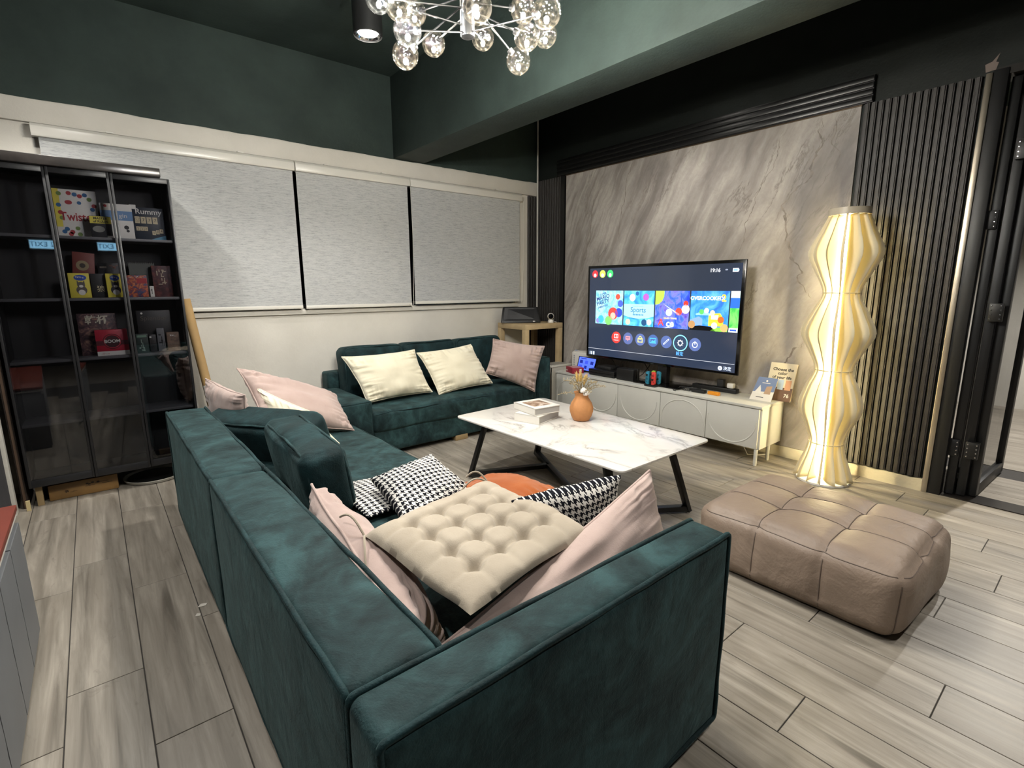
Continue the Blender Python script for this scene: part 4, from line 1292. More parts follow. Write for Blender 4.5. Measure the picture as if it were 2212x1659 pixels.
# ------------------------------------------------------------------ TV cabinet
SX0, SX1, TY0, TY1, TZ0, TZ1 = 3.470, 3.826, 1.518, 3.530, .120, .432
ts = thing('tv_cabinet', 'long white low cabinet with arched relief doors below the television', 'cabinet', (3.65, 2.52, 0))
MB().box(SX0 - .004, SX1, TY0 - .004, TY1 + .004, TZ1 - .018, TZ1).build('cabinet_top', M_CABINETWHITE, ts, bevel=.0015)
MB().box(SX0 + .018, SX1, TY0, TY1, TZ0, TZ1 - .018).build('carcass', M_CABINETWHITE, ts, bevel=.0015)
seams = [TY0 + .012, 1.922, 2.326, 2.761, 3.165, TY1 - .004]
for i in range(5):
    a, b = seams[i] + .002, seams[i + 1] - .002
    d = MB().box(SX0, SX0 + .017, a, b, TZ0 + .004, TZ1 - .024).build('door', M_CABINETWHITE, ts, bevel=.0015)
    c = (a + b) / 2; r = min(.185, (b - a) / 2 - .012)
    arch = i in (1, 4)
    zc = .215 if arch else .318
    pts = []
    rr = r
    for k in range(33):
        th = math.pi * k / 32
        zz = zc + (rr * math.sin(th) * .88 if arch else -rr * math.sin(th) * .98)
        zz = max(TZ0 + .012, min(TZ1 - .034, zz))
        pts.append((SX0, c + rr * math.cos(th), zz))
    end = TZ0 + .012 if arch else TZ1 - .034
    if arch:
        pts = [(SX0, c + rr, end)] + pts + [(SX0, c - rr, end)]
    MB().tube(pts, .0045, 8).build('arch_relief', M_CABINETWHITE, d, smooth=True)
for y in (TY0 + .02, 2.30, 3.2):
    for x in (SX0 + .015, 3.675):
        MB().lathe((x, y, 0), [(.010, 0), (.012, .01), (.013, TZ0)], 16).build('leg', M_CABINETWHITE, ts, smooth=True)

# ------------------------------------------------------------------ television
VX = 3.640
VY0, VY1, VZ0, VZ1 = 1.790, 3.291, .594, 1.438
tv = thing('television', 'large flat television showing a game console menu', 'television', (VX + .03, 2.5, TZ1))
MB().box(VX, VX + .022, VY0, VY1, VZ0, VZ1).box(VX + .02, VX + .065, VY0 + .25, VY1 - .25, VZ0 + .02, VZ1 - .35).build('bezel', M_BLACKGLOSS, tv, bevel=.003)
MB().box(3.664, 3.72, 2.41, 2.50, TZ1 + .012, VZ0 + .05).build('neck', M_BLACKPLASTIC, tv, bevel=.004)
MB().box(3.545, 3.80, 2.22, 2.66, TZ1 + .0005, TZ1 + .012).build('foot_plate', M_BLACKGLOSS, tv, bevel=.004)
MB().box(VX - .0006, VX + .001, 2.525, 2.555, VZ0 + .005, VZ0 + .010).build('brand_plate', M_CHROME, tv)

def screen_mat():
    k = NT('menu_background')
    co = k.coord('Object')
    f = k.noise(co, .9, 2)
    c = k.ramp(f, [(0.35, lin('#33405a')), (0.65, lin('#3d4452'))])
    k.l(c, k.b.inputs['Emission Color']); k.b.inputs['Emission Strength'].default_value = .55
    k.b.inputs['Base Color'].default_value = (.004, .004, .005, 1); k.b.inputs['Roughness'].default_value = .10
    k.m.cycles.emission_sampling = 'NONE'
    return k.m
scr = MB().box(VX - .0012, VX + .002, 1.814, 3.266, .612, 1.414).build('screen', screen_mat(), tv)
RT, UP = (0, -1, 0), (0, 0, 1)
def SP(y, z, lev=1): return Vector((VX - .0014 - .0007 * lev, y, z))
_sm = {}
def SM(c, s=.9):
    if (c, s) not in _sm: _sm[(c, s)] = glow('screen_' + c.strip('#'), c, s)
    return _sm[(c, s)]
def disc(y, z, r, m, lev=1, name='icon_disc', r0=0):
    n = 32
    if r0:
        a = [SP(y + r * math.cos(2 * math.pi * k / n), z + r * math.sin(2 * math.pi * k / n), lev) for k in range(n)]
        b = [SP(y + r0 * math.cos(2 * math.pi * k / n), z + r0 * math.sin(2 * math.pi * k / n), lev) for k in range(n)]
        return MB().add(a + b, [(k, (k + 1) % n, n + (k + 1) % n, n + k) for k in range(n)]).build(name, m, scr)
    return MB().poly([SP(y + r * math.cos(2 * math.pi * k / n), z + r * math.sin(2 * math.pi * k / n), lev) for k in range(n)], (.0003, 0, 0)).build(name, m, scr)
def rect(y0, y1, z0, z1, m, lev=1, name='tile'):
    return MB().poly([SP(y0, z0, lev), SP(y1, z0, lev), SP(y1, z1, lev), SP(y0, z1, lev)], (.0003, 0, 0)).build(name, m, scr)
def shape(pts, m, lev=2, name='picture_shape'):
    return MB().poly([SP(y, z, lev) for y, z in pts], (.0003, 0, 0)).build(name, m, scr)
def stxt(t, y, z, h, c, lev=3, s=1.0, sx=1.0, bold=0.0, up=UP, rt=RT, align='CENTER'):
    return lettering(t, SP(y, z, lev), rt, up, h, SM(c, s), scr, align, depth=0, sx=sx, bold=bold)
for (y, c) in ((3.204, '#c8343a'), (3.115, '#cde45a'), (3.027, '#3fd86a')):
    disc(y, 1.363, .034, SM(c, .9)); disc(y, 1.352, .016, SM('#e8ecf2', .7), 2)
stxt('19:16', 2.022, 1.365, .038, '#f0f4ff', bold=.01)
for r in (.016, .010): 
    a = [SP(1.933 + r * math.cos(R(50 + 80 * k / 8)), 1.356 + r * math.sin(R(50 + 80 * k / 8)), 2) for k in range(9)]
    MB().tube(a, .0012, 4).build('wifi_arc', SM('#b9c2d8'), scr)
rect(1.843, 1.886, 1.352, 1.378, SM('#dfe8ff', 1.0), 1, 'battery_icon'); rect(1.849, 1.880, 1.357, 1.373, SM('#8fb4ff', .8), 2, 'battery_icon'); rect(1.838, 1.843, 1.359, 1.371, SM('#dfe8ff', 1.0), 1, 'battery_icon')

def art(name, stops, scale, seed, dist=1.5, s=.9):
    k = NT(name)
    f = k.noise(k.mapping(k.coord('Object'), loc=(seed, seed * 2, seed * 3)), scale, 4, .6, dist)
    k.l(k.ramp(f, [(p, lin(c)) for p, c in stops]), k.b.inputs['Emission Color'])
    k.b.inputs['Emission Strength'].default_value = s
    k.b.inputs['Base Color'].default_value = (.02, .02, .02, 1)
    k.m.cycles.emission_sampling = 'NONE'
    return k.m
T = [(2.872, 3.186), (2.546, 2.860), (2.220, 2.534), (1.894, 2.208), (1.815, 1.884)]
Z0, Z1 = .912, 1.214
# tile 1: party game
rect(*T[0], Z0, Z1, art('tile_art_party', [(0.3, '#5ea9d8'), (0.45, '#86d2f2'), (0.6, '#b4ecff'), (0.72, '#7fd9b4')], 14, 1))
d1, u1 = Vector((0, -1, .26)).normalized(), Vector((0, .26, 1)).normalized()
for txt, zz, hh in (('SUPER', 1.182, .028), ('MARIO', 1.150, .05), ('PARTY', 1.108, .05), ('JAMBOREE', 1.070, .026)):
    stxt(txt, 3.10, zz, hh, '#23306e', up=u1, rt=d1, bold=.02)
for (y, z, r, c) in ((2.98, 1.01, .055, '#c9443c'), (2.915, 1.02, .04, '#3348c0'), (3.12, .955, .035, '#40b0d8'), (3.03, .945, .04, '#79d36a'), (3.155, .94, .022, '#8a7fd0'), (2.93, 1.16, .025, '#d6503e'), (2.90, 1.10, .03, '#4a5fd6'), (2.98, .99, .03, '#e9d8c4')): disc(y, z, r, SM(c, .85), 2, 'picture_shape')
# tile 2: sports
rect(*T[1], Z0, Z1, art('tile_art_sports', [(0.35, '#2f8fd0'), (0.5, '#49b8ea'), (0.65, '#7cd6f2')], 9, 2))
shape([(2.860, 1.10), (2.546, 1.10), (2.546, 1.0), (2.60, .985), (2.70, .975), (2.80, .985), (2.860, 1.0)], SM('#9ddcf6', .95), 2)
stxt('nintendo switch', 2.71, 1.082, .018, '#5f9fc4', 3); stxt('Sports', 2.705, 1.050, .062, '#3a6f9c', 3, bold=.012); stxt('●●●●●●●', 2.705, 1.008, .018, '#3f78a6', 3)
for (y, z, r, c) in ((2.77, 1.155, .032, '#d8e6f0'), (2.63, 1.16, .03, '#b25fc0'), (2.72, 1.19, .018, '#2b6aa8'), (2.81, .945, .025, '#e0c3b0'), (2.64, .945, .028, '#23507c'), (2.59, .95, .025, '#d9e7ef')): disc(y, z, r, SM(c, .8), 2, 'picture_shape')
# tile 3: tennis
rect(*T[2], Z0, Z1, art('tile_art_tennis', [(0.32, '#1a35c8'), (0.45, '#3f6cf0'), (0.55, '#7a7fe8'), (0.7, '#5a2fae')], 11, 3))
shape([(2.534, 1.214), (2.45, 1.214), (2.452, 1.165), (2.47, 1.13), (2.50, 1.105), (2.534, 1.10)], SM('#a4e84a', 1.0), 2)
shape([(2.46, 1.11), (2.30, 1.03), (2.31, 1.02)], SM('#d6e8ff', .9), 2)
for (y, z, r, c) in ((2.31, 1.05, .03, '#e0483a'), (2.25, 1.07, .035, '#f0f2f6'), (2.25, 1.115, .022, '#c83c34'), (2.40, 1.04, .03, '#b9cdf6')): disc(y, z, r, SM(c, .9), 2, 'picture_shape')
stxt('MARIO TENNIS', 2.385, .992, .018, '#e8d25a', 3, bold=.02); stxt('A', 2.472, .955, .075, '#ee4436', 3, bold=.03); stxt('ce', 2.385, .950, .08, '#cfe2ff', 3, bold=.03)
shape([(2.44, .912), (2.36, .93), (2.355, .925), (2.42, .912)], SM('#d6e8ff', .9), 2)
# tile 4: cooking
rect(*T[3], Z0, Z1, art('tile_art_cooking', [(0.35, '#1f5fe0'), (0.5, '#2e8cf0'), (0.68, '#62b8f4')], 6, 4))
stxt('OVERCOOKED!', 2.07, 1.158, .040, '#eef4ff', 3, bold=.03); stxt('2', 1.935, 1.160, .072, '#f2c63a', 3, bold=.03)
shape([(2.16, 1.04), (2.10, 1.06), (2.02, 1.04), (2.02, 1.03), (2.16, 1.03)], SM('#8ed0ff', .9), 2)
shape([(2.05, .95), (2.05, 1.04), (1.96, 1.05), (1.93, 1.01), (1.93, .95)], SM('#e8d23a', .95), 2); shape([(2.03, 1.0), (2.03, 1.03), (1.97, 1.035), (1.975, 1.0)], SM('#cfd8dc', .8), 3)
shape([(2.208, .99), (2.13, 1.02), (2.10, 1.0), (2.10, .95), (2.208, .95)], SM('#7f9fd0', .9), 2)
for (y, z, r, c) in ((2.07, 1.065, .02, '#e6d7c8'), (2.02, 1.05, .02, '#e0c8b0'), (2.11, 1.055, .02, '#5fc060'), (1.95, 1.0, .025, '#c8662c'), (2.19, .955, .03, '#b58a5a'), (1.92, .94, .03, '#c9a86a'), (2.0, .955, .025, '#f0dfc0')): disc(y, z, r, SM(c, .85), 3, 'picture_shape')
shape([(2.208, .912), (2.20, .94), (2.12, .95), (2.03, .945), (1.99, .92), (1.99, .912)], SM('#16161a', .2), 2); shape([(2.03, .912), (2.0, .94), (1.93, .945), (1.894, .93), (1.894, .912)], SM('#86d84a', .95), 2)
# tile 5
rect(*T[4], Z0, Z1, art('tile_art_green', [(0.4, '#37b848'), (0.6, '#7fe06a')], 12, 5))
rect(T[4][0], T[4][1], 1.165, 1.214, SM('#cfe0ea', .9), 2); rect(T[4][0], T[4][1], 1.09, 1.165, SM('#2f66d8', .9), 2); rect(T[4][0], T[4][1], .912, .945, SM('#dfeaf4', .9), 2); rect(1.825, 1.874, .922, .934, SM('#2a56c0', .8), 3, 'picture_shape')
# icon row
for i, (y, c) in enumerate(((2.934, '#e0403a'), (2.803, '#5a6aa0'), (2.671, '#5a6ca6'), (2.541, '#4a66a2'), (2.411, '#566aa4'), (2.150, '#5a6ca4'))): disc(y, .797, .052, SM(c, .75))
disc(2.280, .799, .066, SM('#7fd8f4', 1.1), 1, 'selection_ring', .058); disc(2.280, .799, .056, SM('#33445f', .7))
def frame(y0, y1, z0, z1, w, c, lev=2):
    for (a, b, c0, d0) in ((y0, y1, z0, z0 + w), (y0, y1, z1 - w, z1), (y0, y0 + w, z0, z1), (y1 - w, y1, z0, z1)): rect(a, b, c0, d0, SM(c, 1.0), lev, 'icon_line')
frame(2.912, 2.956, .790, .828, .006, '#f6e0e8'); rect(2.930, 2.936, .79, .828, SM('#f6e0e8', 1.0), 2, 'icon_line'); stxt('ONLINE', 2.934, .772, .016, '#f6e0e8', 2)
rect(2.778, 2.828, .785, .818, SM('#d48a94', .9), 2, 'icon_line'); rect(2.786, 2.820, .800, .806, SM('#5a4a70', .6), 3, 'icon_line'); shape([(2.81, .785), (2.803, .772), (2.796, .785)], SM('#d48a94', .9), 2, 'icon_line')
frame(2.646, 2.696, .772, .810, .007, '#e8e078'); disc(2.671, .812, .016, SM('#e8e078', 1.0), 2, 'icon_line', .010)
frame(2.508, 2.574, .775, .820, .007, '#4aa8f0'); shape([(2.56, .783), (2.55, .80), (2.53, .795), (2.52, .806), (2.518, .783)], SM('#4aa8f0', 1.0), 2, 'icon_line')
shape([(2.432, .772), (2.440, .780), (2.392, .826), (2.382, .818)], SM('#dfe6f4', 1.0), 2, 'icon_line'); shape([(2.428, .780), (2.432, .784), (2.394, .818), (2.390, .814)], SM('#566aa4', .8), 3, 'icon_line')
disc(2.280, .799, .022, SM('#e6ecf6', 1.0), 2, 'icon_line', .015)
for k in range(8):
    a = k * math.pi / 4
    shape([(2.280 + .022 * math.cos(a - .2), .799 + .022 * math.sin(a - .2)), (2.280 + .030 * math.cos(a), .799 + .030 * math.sin(a)), (2.280 + .022 * math.cos(a + .2), .799 + .022 * math.sin(a + .2))], SM('#e6ecf6', 1.0), 2, 'icon_line')
disc(2.150, .795, .024, SM('#e6ecf6', 1.0), 2, 'icon_line', .018); rect(2.147, 2.153, .798, .824, SM('#e6ecf6', 1.0), 3, 'icon_line')
stxt('設定', 2.281, .710, .034, '#5aa8f8', 2, bold=.01)
rect(1.819, 3.266, .6745, .6775, SM('#c8ccd8', .8), 1, 'divider_line')
for k, w in ((3.243, .008), (3.222, .014), (3.196, .016)): rect(k - w / 2, k + w / 2, .616, .646, SM('#cfeaff', .95), 1, 'icon_line')
disc(1.929, .636, .017, SM('#dbe8ff', 1.0)); stxt('A', 1.929, .636, .022, '#2f3a52', 2, bold=.02); stxt('決定', 1.872, .636, .032, '#dbe8ff', 1)

# ------------------------------------------------------------------ things on and around the TV cabinet
Z = TZ1 + .0008
def boxthing(name, label, cat, x0, x1, y0, y1, z0, z1, mat, bevel=.004, group=None):
    o = MB().box(x0, x1, y0, y1, z0, z1).build(name, mat, None, bevel=bevel)
    return tag(o, label, cat, group)
M_CRIMSON = plain('crimson_card', '#8e1f33', .45)
t = thing('card_box', 'crimson box at the left end of the white cabinet', 'box', (3.55, 3.35, Z))
MB().obox((3.545, 3.350, Z + .027), (.93, -.37, 0), (.37, .93, 0), (0, 0, 1), .060, .075, .027).build('box_body', M_CRIMSON, t, bevel=.002)
MB().obox((3.545, 3.350, Z + .0545), (.93, -.37, 0), (.37, .93, 0), (0, 0, 1), .045, .058, .0006).build('lid_print', plain('pale_print', '#b98a86', .5), t)
ax_, ay_ = Vector((.93, -.37, 0)).normalized(), Vector((.37, .93, 0)).normalized()
MB().obox(Vector((3.545, 3.35, Z + .029)) - ay_ * .0755 + ax_ * .025, ax_, ay_, (0, 0, 1), .011, .0005, .014).build('label', M_PAPER, t)
MB().obox(Vector((3.545, 3.35, Z + .020)) - ax_ * .0602 + ay_ * .052, ax_, ay_, (0, 0, 1), .0004, .012, .006).build('printed_mark', M_PAPER, t)
t = thing('label_printer', 'white boxy printer behind the blue tablet', 'printer', (3.74, 3.44, Z))
MB().box(3.690, 3.815, 3.345, 3.535, Z, Z + .175).build('body', M_WHITEPL, t, bevel=.012, seg=3)
MB().box(3.70, 3.81, 3.36, 3.52, Z + .175, Z + .185).build('lid', M_WHITEPL, t, bevel=.004)
for k_ in range(5): MB().box(3.6892, 3.6902, 3.492, 3.506, Z + .04 + k_ * .022, Z + .055 + k_ * .022).build('printed_mark', plain('grey_print', '#8d8f95', .5), t)
MB().lathe((3.735, 3.515, Z + .1855), [(.014, 0), (.014, .002)], 20).build('button', plain('blue_button', '#7f9bd0', .4), t)
t = thing('tablet', 'small tablet with a glowing blue screen leaning on the printer', 'tablet', (3.66, 3.28, Z))
PT = [Vector(p) for p in ((3.655, 3.400, Z + .148), (3.655, 3.165, Z + .142), (3.622, 3.175, Z + .012), (3.622, 3.405, Z + .012))]
nt = Vector((-1, 0, .25)).normalized()
MB().poly(PT, -nt * .009).build('tablet_body', M_BLACKGLOSS, t, bevel=.003)
cen = sum(PT, Vector()) / 4
PS = [cen + (p - cen) * .90 + nt * .0006 for p in PT]
MB().poly(PS, -nt * .0004).build('tablet_screen', glow('blue_display', '#4a63f0', .95), t)
rt_, up_ = (PS[1] - PS[0]).normalized(), (PS[0] - PS[3]).normalized()
M_NAVY = glow('navy_glyph', '#1c2a8c', .6)
MB().obox(PS[0] + rt_ * .06 - up_ * .012 + nt * .0005, rt_, up_, nt, .035, .004, .0002).build('title_bar', M_NAVY, t)
for i in range(3):
    for j in range(2):
        c = PS[0] + rt_ * (.035 + i * .068) - up_ * (.045 + j * .048) + nt * .0005
        MB().obox(c, rt_, up_, nt, .019, .016, .0002).build('app_icon', glow('icon_blue', '#3a4fd0', .7) if (i + j) % 2 else M_NAVY, t)
t = thing('game_console', 'flat black game console beside the crimson box', 'console', (3.66, 3.03, Z))
MB().box(3.565, 3.80, 2.885, 3.185, Z, Z + .028).build('lower_shell', M_BLACKPLASTIC, t, bevel=.003)
MB().box(3.562, 3.80, 2.882, 3.188, Z + .031, Z + .058).build('upper_shell', M_BLACKPLASTIC, t, bevel=.003)
MB().box(3.57, 3.79, 2.89, 3.18, Z + .027, Z + .032).build('groove', M_BLACKGLOSS, t)
boxthing('disc_drive', 'thin black drive box lying on the flat game console', 'box', 3.63, 3.77, 2.98, 3.14, Z + .0585, Z + .083, M_GREYDARK)
t = thing('game_dock', 'black upright console dock in front of the television', 'dock', (3.59, 2.77, Z))
MB().box(3.555, 3.605, 2.668, 2.852, Z, Z + .104).build('dock_front', M_BLACKPLASTIC, t, bevel=.008, seg=3)
MB().box(3.622, 3.650, 2.668, 2.852, Z, Z + .104).build('dock_back', M_BLACKPLASTIC, t, bevel=.006, seg=3)
MB().box(3.60, 3.63, 2.672, 2.848, Z, Z + .02).build('dock_floor', M_BLACKPLASTIC, t)
# controllers in their charging stand
t = thing('controller_charger', 'black charging stand holding the pairs of small controllers', 'charger', (3.53, 2.45, Z))
MB().box(3.488, 3.575, 2.395, 2.505, Z, Z + .014).build('charger_base', M_BLACKPLASTIC, t, bevel=.005)
MB().box(3.515, 3.555, 2.440, 2.458, Z + .012, Z + .115).build('charger_post', M_BLACKPLASTIC, t, bevel=.003)
def joycon(name, label, x, y, mat, flip):
    j = thing(name, label, 'controller', (x, y, Z + .015), 'small controllers on the charger')
    w, h = .0165, .108
    pts = []
    rr = .016
    for k in range(9): pts.append((y + flip * (-w + rr * 1 - rr * math.cos(R(90 * k / 8)) * 1), Z + .016 + rr - rr * math.sin(R(90 * k / 8)))) 
    pts = [(y + flip * w, Z + .016), (y + flip * w, Z + .016 + h)]
    for k in range(9):
        a = R(90 + 90 * k / 8); pts.append((y + flip * (-w + rr + rr * math.cos(a)), Z + .016 + h - rr + rr * math.sin(a)))
    for k in range(9):
        a = R(180 + 90 * k / 8); pts.append((y + flip * (-w + rr + rr * math.cos(a)), Z + .016 + rr + rr * math.sin(a)))
    MB().poly([(x, a, b) for a, b in pts], (.02, 0, 0)).build('controller_shell', mat, j, bevel=.003)
    up_stick = flip < 0
    zs, zb_ = (Z + .095, Z + .062) if up_stick else (Z + .062, Z + .095)
    MB().lathe((x, y, zs), [(.006, 0), (.0055, .007), (.0075, .008), (.0075, .011), (.005, .012)], 16, axis=(-1, 0, 0)).build('thumb_stick', M_BLACKPLASTIC, j, smooth=True)
    for dy, dz in ((.007, 0), (-.007, 0), (0, .007), (0, -.007)):
        MB().lathe((x, y + dy, zb_ + dz), [(.003, 0), (.003, .0025), (.002, .003)], 10, axis=(-1, 0, 0)).build('button', M_BLACKPLASTIC, j, smooth=True)
    MB().box(x - .001, x, y - .003 - .006 * flip, y + .003 - .006 * flip, Z + .036, Z + .042).build('button', M_BLACKPLASTIC, j)
joycon('game_controller', 'teal blue controller on the left of the charging stand', 3.497, 2.482, M_BLUEPL, -1)
joycon('game_controller', 'coral red controller on the right of the charging stand', 3.497, 2.424, M_REDPL, 1)
for nm, x, y, mt, lb in (('game_controller', 3.556, 2.415, M_BLUEPL, 'teal controller at the back right of the charging stand'), ('game_controller', 3.556, 2.470, plain('green_yellow_plastic', '#9db536', .4), 'yellow green controller at the back left of the charging stand')):
    joycon(nm, lb, x, y, mt, 1 if y < 2.44 else -1)
t = thing('power_strip', 'long black power strip behind the cables on the white cabinet', 'power strip', (3.77, 2.05, Z))
MB().box(3.735, 3.795, 1.84, 2.21, Z, Z + .034).build('strip_body', M_BLACKPLASTIC, t, bevel=.005)
for k in range(4): MB().box(3.752, 3.778, 1.93 + k * .07, 1.955 + k * .07, Z + .033, Z + .036).build('socket', M_BLACKGLOSS, t)
boxthing('plug_adapter', 'black cube adapter plugged into the power strip', 'adapter', 3.75, 3.79, 1.955, 2.005, Z + .0365, Z + .095, M_GREYDARK)
boxthing('plug_adapter', 'white cube adapter plugged into the power strip', 'adapter', 3.742, 3.785, 1.868, 1.920, Z + .0365, Z + .076, M_WHITEPL, .008)
boxthing('battery_pack', 'small orange yellow pack lying beside the black cables', 'battery', 3.575, 3.610, 1.893, 1.982, Z, Z + .024, M_ORANGEPL)
t = thing('power_adapter', 'flat black power brick with a bundle of cable', 'adapter', (3.58, 2.07, Z))
MB().box(3.565, 3.615, 2.005, 2.115, Z, Z + .024).build('brick', M_BLACKPLASTIC, t, bevel=.005)
rc = random.Random(5)
for k in range(4):
    pts = []
    c = Vector((3.59, 2.12 + .02 * k, Z + .006))
    for i in range(22):
        a = i / 21 * 7 + k
        pts.append(c + Vector((.030 * math.cos(a) + .004 * k, .055 * math.sin(a * .8) + .01 * math.cos(3 * a), .010 + .010 * math.sin(a * 1.3 + k))))
    MB().tube(pts, .0032, 6).build('cable', M_DARKRUBBER, t, smooth=True)
MB().tube([(3.575, 2.19, Z + .01), (3.53, 2.22, Z + .004), (3.50, 2.235, Z + .012), (3.485, 2.215, Z + .004), (3.49, 2.20, Z + .004)], .0034, 6).build('cable', M_DARKRUBBER, t, smooth=True)
# cables behind the screen
for k, (pts) in enumerate((
        [(3.72, 2.72, .66), (3.73, 2.68, .58), (3.73, 2.62, .50), (3.74, 2.58, Z + .004)],
        [(3.72, 2.58, .66), (3.73, 2.63, .56), (3.74, 2.70, .48), (3.72, 2.75, Z + .004)],
        [(3.70, 3.08, .62), (3.72, 3.02, .56), (3.68, 2.96, .52), (3.72, 2.92, .55), (3.75, 2.90, Z + .004)])):
    o = MB().tube([Vector(p) for p in pts], .0035, 6).build('video_cable', M_DARKRUBBER, smooth=True)
    tag(o, ('thin black cable hanging straight behind the screen centre', 'thin black cable crossing another behind the screen centre', 'looping black cable behind the left of the screen')[k], 'cable')
# the standing booklet and the leaflet
t = thing('standing_booklet', 'cream booklet with printed words standing at the right end of the cabinet', 'booklet', (3.77, 1.55, Z))
A = [Vector(p) for p in ((3.752, 1.636, Z), (3.752, 1.452, Z), (3.800, 1.440, Z + .270), (3.800, 1.622, Z + .270))]
nb = (A[1] - A[0]).cross(A[3] - A[0]).normalized()
if nb.x > 0: nb = -nb
MB().poly(A, -nb * .012).build('booklet_block', plain('cream_paper', '#c9bfa6', .7), t, bevel=.001)
def bp(s, v, e=.0008): return (A[0] * (1 - s) + A[1] * s) * (1 - v) + (A[3] * (1 - s) + A[2] * s) * v + nb * e
MB().poly([bp(0, 0), bp(1, 0), bp(1, .36), bp(0, .36)], -nb * .0004).build('brown_band', plain('brown_print', '#5b4436', .6), t)
rt_, up_ = (A[1] - A[0]).normalized(), (A[3] - A[0]).normalized()
M_INK = plain('black_ink', '#1b1a19', .6)
for i, tx in enumerate(('Choose the', 'color', 'of your life')): lettering(tx, bp(.52, .83 - i * .105, .001), rt_, up_, .030, M_INK, t, bold=.02)
lettering('76', bp(.82, .15, .0016), rt_, up_, .036, M_PAPER, t, bold=.02)
for i, cc in enumerate(('#c7bba6', '#9fb0c4', '#b5886a')):
    MB().poly([bp(.14 + i * .28, .30, .0014), bp(.36 + i * .28, .30, .0014), bp(.36 + i * .28, .56, .0014), bp(.14 + i * .28, .56, .0014)], -nb * .0003).build('printed_swatch', plain('swatch_%d' % i, cc, .6), t)
t = thing('leaflet', 'blue and white leaflet leaning on the cream booklet', 'leaflet', (3.70, 1.62, Z))
B4 = [Vector(p) for p in ((3.665, 1.700, Z), (3.665, 1.545, Z), (3.718, 1.530, Z + .165), (3.718, 1.665, Z + .165))]
nl = (B4[1] - B4[0]).cross(B4[3] - B4[0]).normalized()
if nl.x > 0: nl = -nl
MB().poly(B4, -nl * .0012).build('leaflet_sheet', M_PAPER, t)
def lp(s, v, e=.0006): return (B4[0] * (1 - s) + B4[1] * s) * (1 - v) + (B4[3] * (1 - s) + B4[2] * s) * v + nl * e
MB().poly([lp(0, .35), lp(1, .42), lp(1, 1), lp(0, 1)], -nl * .0003).build('blue_print', plain('slate_blue_print', '#66779a', .6), t)
rt_, up_ = (B4[1] - B4[0]).normalized(), (B4[3] - B4[0]).normalized()
MB().poly([lp(.55, .30, .001), lp(.85, .30, .001), lp(.85, .66, .001), lp(.58, .62, .001)], -nl * .0003).build('printed_tower', plain('tan_print', '#a3876e', .6), t)
MB().poly([lp(.08, .30, .001), lp(.42, .28, .001), lp(.34, .5, .001), lp(.25, .66, .001), lp(.18, .5, .001)], -nl * .0003).build('printed_castle', plain('pale_print2', '#dcd9d2', .6), t)
MB().lathe(lp(.5, .85, .0008), [(.007, 0), (.007, .0004)], 16, axis=tuple(nl)).build('printed_emblem', M_PAPER, t)
MB().poly([lp(.3, .745, .001), lp(.7, .745, .001), lp(.7, .77, .001), lp(.3, .77, .001)], -nl * .0003).build('printed_line', M_PAPER, t); MB().poly([lp(.25, .13, .001), lp(.6, .13, .001), lp(.6, .155, .001), lp(.25, .155, .001)], -nl * .0003).build('printed_line', M_INK, t)
# pale bin in the gap between the sofa and the cabinet
t = thing('storage_bin', 'pale grey bin squeezed between the far sofa and the white cabinet', 'bin', (3.56, 3.66, 0))
m = MB(); b_ = (3.42, 3.70, 3.548, 3.735)
m.box(b_[0], b_[1], b_[2], b_[2] + .006, 0, .47).box(b_[0], b_[1], b_[3] - .006, b_[3], 0, .47).box(b_[0], b_[0] + .006, b_[2], b_[3], 0, .47).box(b_[1] - .006, b_[1], b_[2], b_[3], 0, .47).box(b_[0], b_[1], b_[2], b_[3], 0, .01)
m.build('bin_body', M_BINGREY, t)
MB().box(b_[0] - .006, b_[1] + .006, b_[2] - .006, b_[3] + .006, .466, .482).build('bin_lid', M_BINGREY, t, bevel=.004)
MB().box(b_[0] + .03, b_[1] - .03, b_[2] + .03, b_[3] - .03, .482, .486).build('lid_inset', plain('grey_inset', '#8d8a83', .5), t)
# cord and plug under the cabinet
o = MB().tube([(3.70, 1.75, .108), (3.69, 1.72, .05), (3.67, 1.68, .008), (3.72, 1.62, .006), (3.80, 1.58, .006)], .004, 6).build('extension_lead', M_WHITEPL, smooth=True)
tag(o, 'white extension lead lying on the floor under the white cabinet', 'cable')
# ------------------------------------------------------------------ glass-fronted bookcase
CX0, CX1, CY0, CY1, CZ0, CZ1 = -.405, .462, 3.862, 4.145, .130, 1.905
bk = thing('glass_bookcase', 'charcoal bookcase with three tall glass doors in front of the blind', 'bookcase', (0, 4.0, 0))
MB().box(CX0, CX0 + .018, CY0 + .02, CY1, CZ0, CZ1).build('side_panel', M_DARKCAB, bk, bevel=.0015)
MB().box(CX1 - .018, CX1, CY0 + .02, CY1, CZ0, CZ1).build('side_panel', M_DARKCAB, bk, bevel=.0015)
MB().box(CX0, CX1, CY1 - .008, CY1, CZ0, CZ1).build('back_panel', M_CABIN, bk)
MB().box(CX0, CX1, CY0 + .02, CY1, CZ1 - .018, CZ1).build('top_panel', M_DARKCAB, bk, bevel=.0015)
MB().box(CX0, CX1, CY0 + .02, CY1, CZ0, CZ0 + .02).build('bottom_panel', M_DARKCAB, bk, bevel=.0015)
MB().box(CX0 - .004, CX1 - .045, CY0 - .03, CY0 + .06, CZ1 + .001, CZ1 + .052).build('wrapped_top_trim', M_FILM, bk, bevel=.004)
D1, D2 = -.108, .170
SH = [1.545, 1.196, .848, .487]
for z in SH: MB().box(CX0 + .018, CX1 - .018, CY0 + .03, CY1 - .01, z - .016, z).build('shelf', M_SHELF, bk, bevel=.001)
